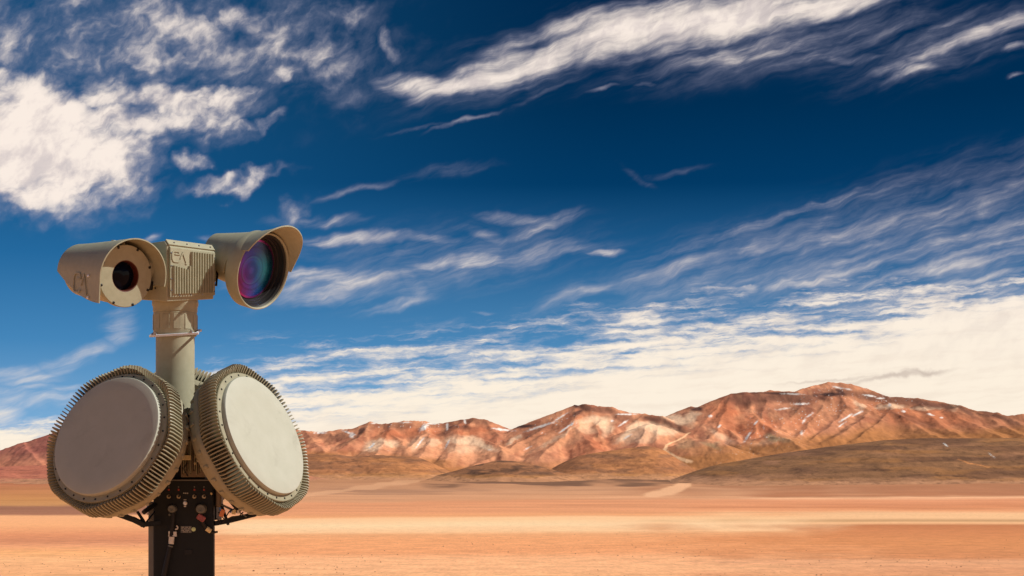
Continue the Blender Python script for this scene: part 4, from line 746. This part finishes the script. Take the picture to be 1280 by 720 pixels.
def glass_mat(name, coated):
    m = bpy.data.materials.new(name); m.use_nodes = True; nt = m.node_tree; nt.nodes.clear(); t = NT(nt)
    co = t.n('ShaderNodeTexCoord').outputs['Object']; xyz = t.n('ShaderNodeSeparateXYZ', inp={0: co}).outputs
    if coated:
        ux = t.m('DIVIDE', xyz[0], 37 * K); uy = t.m('DIVIDE', xyz[1], 37 * K)
        rad = t.m('SQRT', t.m('ADD', t.m('MULTIPLY', ux, ux), t.m('MULTIPLY', uy, uy)))
        # anti-reflection coating: its interference colour runs across the dome, orange lower left, violet at the rim, teal lower right
        ang = t.m('ADD', t.m('MULTIPLY', ux, 0.62), t.m('MULTIPLY', uy, 0.34))
        nz = t.noise(co, 22.0, 3.0).outputs[0]
        g_ = t.m('MULTIPLY_ADD', t.m('ADD', ang, t.m('MULTIPLY_ADD', nz, 0.3, -0.15)), 0.5, 0.5)
        c_ = t.ramp(g_, [(0.12, (0.34, 0.10, 0.06)), (0.22, (0.17, 0.04, 0.26)), (0.32, (0.12, 0.07, 0.62)), (0.48, (0.03, 0.14, 0.78)), (0.68, (0.015, 0.36, 0.70)), (0.9, (0.01, 0.22, 0.5))])
        up = t.ss(uy, 0.05, 0.8); c_ = t.mix(t.m('MULTIPLY', up, 0.8), c_, (0.05, 0.015, 0.09, 1))
        c_ = t.mix(t.ss(rad, 0.92, 0.985), c_, (0.42, 0.05, 0.36, 1))
        # inner lens elements and their reflections painted into the colour: off-centre rings, dark barrel
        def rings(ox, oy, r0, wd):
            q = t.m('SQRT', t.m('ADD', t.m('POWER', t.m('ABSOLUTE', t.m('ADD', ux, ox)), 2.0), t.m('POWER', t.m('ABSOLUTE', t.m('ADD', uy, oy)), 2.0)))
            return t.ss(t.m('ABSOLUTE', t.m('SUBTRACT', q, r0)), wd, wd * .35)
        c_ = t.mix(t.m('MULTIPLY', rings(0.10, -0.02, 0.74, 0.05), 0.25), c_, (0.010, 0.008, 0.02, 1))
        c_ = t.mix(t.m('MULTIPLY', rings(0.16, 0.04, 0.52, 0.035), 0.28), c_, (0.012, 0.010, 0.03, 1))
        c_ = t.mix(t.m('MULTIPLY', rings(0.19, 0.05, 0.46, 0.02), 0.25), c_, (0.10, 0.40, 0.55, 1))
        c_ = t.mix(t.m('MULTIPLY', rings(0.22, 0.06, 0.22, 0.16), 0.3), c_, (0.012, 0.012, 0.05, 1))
        bp = t.n('ShaderNodeBump', inp={'Strength': 0.55, 'Distance': 0.0015, 'Height': t.noise(t.n('ShaderNodeMapping', inp={0: co, 'Rotation': (0, 0, R(12)), 'Scale': (1, 4, 1)}).outputs[0], 55.0, 4.0, 0.7).outputs[0]}).outputs[0]
        b = t.n('ShaderNodeBsdfPrincipled', inp={'Base Color': c_, 'Roughness': 0.07, 'Metallic': 0.92, 'Normal': bp, 'Coat Weight': 0.18, 'Coat Roughness': 0.015, 'Coat IOR': 1.4})
    else:
        b = t.n('ShaderNodeBsdfPrincipled', inp={'Base Color': (0.003, 0.004, 0.010, 1), 'Roughness': 0.09, 'IOR': 1.18})
    t.n('ShaderNodeOutputMaterial', inp={0: b.outputs[0]})
    return m
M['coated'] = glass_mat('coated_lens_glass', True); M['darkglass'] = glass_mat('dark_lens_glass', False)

def shaft(sg, x0, x1, r, T_=HM):
    a = T_ @ TZ(0, 0, 300) @ Matrix.Rotation(R(90) * sg, 4, 'Y')
    return MB().lathe([(0, x0), (r, x0), (r, x1), (0, x1)], 40, a)
hp(MB().lathe([(20, 36.5), (24, 36.8), (24, 40), (21.5, 41.5), (16, 41.5), (16, 48), (0, 48)], 48, HM @ TZ(0, 0, 301) @ Matrix.Rotation(R(90), 4, 'Y')), 'tilt_bearing', 'tan', hbody)
hp(MB().lathe([(20, 36.5), (24, 36.8), (24, 40), (16, 41.5), (16, 52), (0, 52)], 48, HM @ TZ(0, 0, 301) @ Matrix.Rotation(R(-90), 4, 'Y')), 'tilt_bearing', 'tan', hbody)
# --- left camera: round barrel with window, U-shaped sunshade
def shell(mb, T_, rows_, th=1.5):
    """rows_: list of polylines (same length); a sheet with thickness th along the outward side"""
    nr, nc = len(rows_), len(rows_[0]); P_ = np.array(rows_)
    du = np.gradient(P_, axis=0); dv = np.gradient(P_, axis=1); nn = np.cross(du, dv); nn /= np.linalg.norm(nn, axis=2, keepdims=True) + 1e-9
    Q_ = P_ + nn * th
    vs = [tuple(v) for v in P_.reshape(-1, 3)] + [tuple(v) for v in Q_.reshape(-1, 3)]; N_ = nr * nc; fs = []
    id_ = lambda i, j, k: k * N_ + i * nc + j
    for i in range(nr - 1):
        for j in range(nc - 1):
            fs.append([id_(i, j, 0), id_(i, j + 1, 0), id_(i + 1, j + 1, 0), id_(i + 1, j, 0)]); fs.append([id_(i, j, 1), id_(i + 1, j, 1), id_(i + 1, j + 1, 1), id_(i, j + 1, 1)])
    for i in range(nr - 1):
        for j in (0, nc - 1): fs.append([id_(i, j, 0), id_(i + 1, j, 0), id_(i + 1, j, 1), id_(i, j, 1)])
    for j in range(nc - 1):
        for i in (0, nr - 1): fs.append([id_(i, j, 0), id_(i, j + 1, 0), id_(i, j + 1, 1), id_(i, j, 1)])
    return mb.add(vs, fs, T_, True)
lc = X_(157.0, 345.2, -75); x, y, z = axes(nv(45, -8)); LM = frame(lc, x, y, z)     # z = optical axis, x = to the right as seen from the front... y up
RL = 37.9
barrel = hp(MB().lathe([(30, -1.2), (RL - 1.2, -1.2), (RL - .4, -2.2), (RL - .4, -9), (35.6, -9.5), (29.8, -91), (27, -95), (0, -96)], 72, LM), 'thermal_camera', 'tan', head)
LB = ho
flange = hp(MB().lathe([(19.2, -10), (19.2, 0), (RL - .8, 0), (RL, -.7), (RL, -7), (30, -7.2)], 72, LM), 'front_flange', 'tan', barrel)
hp(MB().lathe([(19.15, -.6), (18.2, -.9), (17.4, -8), (17.4, -12)], 64, LM), 'window_ring', 'redring', barrel)
for r0, z0 in ((17.3, -9), (14.2, -12), (11.0, -14), (8.2, -16)): hp(MB().lathe([(r0, z0), (r0 - .6, z0 + .5), (r0 - 2.0, z0 - .5), (r0 - 3.4, z0 - 3)], 48, LM), 'lens_ring', 'rubber', barrel)
hp(MB().lathe([(0, -5.0), (8, -5.6), (14, -7.2), (17.3, -9.0)], 48, LM), 'lens_glass', 'darkglass', barrel)
for i in range(8):
    a = R(22 + 45 * i); hp(MB().box(-1.7, 1.7, -1.6, 1.4, -3, .9, LM @ Matrix.Rotation(a, 4, 'Z') @ TZ(RL - 1.8, 0, 0), .4), 'clamp_bolt', 'hole', barrel)
def lshade():
    rows_ = []
    ns = 26
    for i in range(ns):
        s_ = i / (ns - 1); t_ = -97 + s_ * 114
        rs = 33.5 + 12.4 * s_ ** 1.15; row = []
        aR = R(-10 if s_ > .35 else -4)
        for j in range(40):
            a = aR + (math.pi - aR) * j / 39; row.append((rs * math.cos(a), rs * math.sin(a) * .985, t_ + 4.0 * math.sin(max(a, 0)) * s_))
        drop = 2 + 33 * (1 - (1 - s_) ** 1.9)
        for j in range(1, 12): q = j / 11; row.append((-rs + 1.5 * q * s_, -drop * q, t_ + 5.5 * q * s_ * 0))
        rows_.append(row)
    return rows_
LMm = LM
shade_l = hp(shell(MB(), LMm, lshade(), -1.5), 'sunshade', 'tan', barrel)
# raised letters on the skirt of the shade (its outside faces -x)
mb = MB(); TS = LM @ TZ(-39.9, -29, -50) @ Matrix.Rotation(R(-6.3), 4, 'Y') @ Matrix(((0, 1, 0, 0), (0, 0, 1, 0), (1, 0, 0, 0), (0, 0, 0, 1)))
for s_ in EMB: stroke_path([(x_ * 1.6, (z_ + 2.4) * 1.75) for x_, z_ in s_], 1.7, .9, TS, mb)
hp(mb, 'raised_letters', 'tan', barrel)
for (zz_, yy_) in ((-12, -4), (-10, -30)):
    hp(MB().lathe([(0, 1.6), (1.0, 1.6), (1.7, .8), (1.7, -.4)], 10, LM @ TZ(-44.4, yy_, zz_) @ Matrix.Rotation(R(-90), 4, 'Y')), 'shade_screw', 'steel', barrel)
hp(MB().box(36, 43.6, -14, -3, -14, -3, LM, 1), 'shade_clamp', 'hole', barrel)
for (zz_) in (-30, -14): hp(MB().box(-3, 3, 34, 42.2, zz_ - 3, zz_ + 3, LM, .6), 'shade_standoff', 'tan', barrel)
# --- right camera: large coated lens, flared hood
rc = X_(329.5, 339.6, 18); x, y, z = axes(nv(58, -16)); RM = frame(rc, x, y, z); RR = 49.0
drum = hp(MB().lathe([(46.4, -8), (46.6, -1.2), (47.6, 0), (48.6, -.2), (RR, -1.4), (RR - .2, -19), (RR - 2, -22), (30, -24), (27, -40), (24, -80), (0, -81)], 80, RM), 'telephoto_camera', 'tan', head)
hp(MB().lathe([(46.4, -3.2), (45.0, -5), (44.2, -5.2), (43.6, -8.5), (42.8, -8.6), (42.0, -12), (40.6, -12.4), (39.6, -16.5), (38.0, -17), (37.4, -20), (30, -21)], 80, RM), 'baffle_ring', 'rubber', drum)
LO = RM @ Vector((0, 0, -16))
prof = [(r_, -16 + 3.2 - 3.2 * (r_ / 37.6) ** 2 + .01) for r_ in (0, 5, 10, 15, 20, 25, 30, 34, 36.5, 37.6)]
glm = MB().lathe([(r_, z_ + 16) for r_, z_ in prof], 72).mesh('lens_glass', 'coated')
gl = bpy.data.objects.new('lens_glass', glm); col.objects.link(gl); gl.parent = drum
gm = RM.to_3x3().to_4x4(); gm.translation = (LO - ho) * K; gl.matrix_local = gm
def rshade():
    rows_ = []; ns = 34
    for i in range(ns):
        s_ = i / (ns - 1)
        aL = R(212) + (R(158) - R(212)) * (sstep(s_, .52, .74)); aR = R(lerp(-24, 2, sstep(s_, .1, .8)))
        row = []
        for j in range(48):
            a = aR + (aL - aR) * j / 47
            tf = 3 + 24 * max(math.sin(a), 0) ** 1.35
            t_ = -84 + s_ * (84 + tf); u = (t_ + 84) / 106
            rs = 21 + 33.0 * u + 3.0 * u ** 5
            ck = 1 + .075 * u ** 4 * math.exp(-((a - R(42)) / .32) ** 2)
            row.append((rs * ck * math.cos(a), rs * ck * math.sin(a) + 9 * (1 - u) + 3.5 * u ** 3, t_))
        rows_.append(row)
    return rows_
hp(shell(MB(), RM, rshade(), -1.6), 'sunshade', 'tan', drum)
# linkage and screw by the right bearing
hp(MB().tube([HM @ Vector((44, -14, 312)), HM @ Vector((50, -16, 318)), HM @ Vector((55, -15, 316)), HM @ Vector((56, -14, 300)), HM @ Vector((54, -14, 286))], 1.6, 8), 'cable_loop', 'hole', drum)
hp(MB().tube([HM @ Vector((48, -18, 312)), HM @ Vector((48, -18, 292))], 1.1, 8), 'linkage_rod', 'tan', drum)
hp(MB().box(40, 62, -6, 6, 292, 308, HM, 1.5), 'camera_bracket', 'tan', drum)
hp(MB().box(-52, -40, -6, 6, 293, 307, HM, 1.5), 'camera_bracket', 'tan', barrel)

# ------------------------------------------------------------------ pebbles scattered over the near desert
rg = np.random.default_rng(5); NP = 5200
py_ = rg.uniform(651, 735, NP) ** 1.0; Yp = CAMH * F / (py_ - HZ); Xp = (rg.uniform(-120, 1400, NP) - 640) / F * Yp
keep = fbm(Xp / 14, Yp / 30, 3, 77) > rg.uniform(.25, .8, NP); Xp, Yp, py_ = Xp[keep], Yp[keep], py_[keep]; NP = len(Xp)
sz = 0.012 + 0.034 * rg.random(NP) ** 5 * 1.6 + .012 * rg.random(NP)
base_v = np.array([(1, 0, 0), (.3, .95, 0), (-.8, .6, 0), (-.8, -.6, 0), (.3, -.95, 0), (.1, 0, .8), (.05, .1, -.5)])
base_f = np.array([(0, 1, 5), (1, 2, 5), (2, 3, 5), (3, 4, 5), (4, 0, 5), (1, 0, 6), (2, 1, 6), (3, 2, 6), (4, 3, 6), (0, 4, 6)])
th_ = rg.uniform(0, 6.28, NP); cs, sn = np.cos(th_), np.sin(th_)
V_ = base_v[None] * sz[:, None, None] * rg.uniform(.6, 1.4, (NP, 7, 1)) * np.array([1, .8, .75])
VX = V_[..., 0] * cs[:, None] - V_[..., 1] * sn[:, None] + Xp[:, None]; VY = V_[..., 0] * sn[:, None] + V_[..., 1] * cs[:, None] + Yp[:, None]
gz = ((fbm(Xp / 90, Yp / 260, 4, 3) - 0.5) * np.clip(Yp / 900, 0, 1) * 0.5 * sstep(Yp, 60, 400)); VZ = V_[..., 2] + gz[:, None] + sz[:, None] * .2
co = np.stack([VX, VY, VZ], -1).reshape(-1, 3); fa = (base_f[None] + 7 * np.arange(NP)[:, None, None]).reshape(-1, 3)
pm = bpy.data.meshes.new('pebbles'); pm.from_pydata(co.tolist(), [], fa.tolist()); pm.update()
M['pebble'] = paint('pebble_stone', (0.34, 0.17, 0.09), 0.9, var=0.4, nscale=0.9, bump=0)
pm.materials.append(M['pebble']); po = bpy.data.objects.new('pebbles', pm); col.objects.link(po)
tag(po, 'small brown pebbles scattered over the near orange sand', kind='stuff')
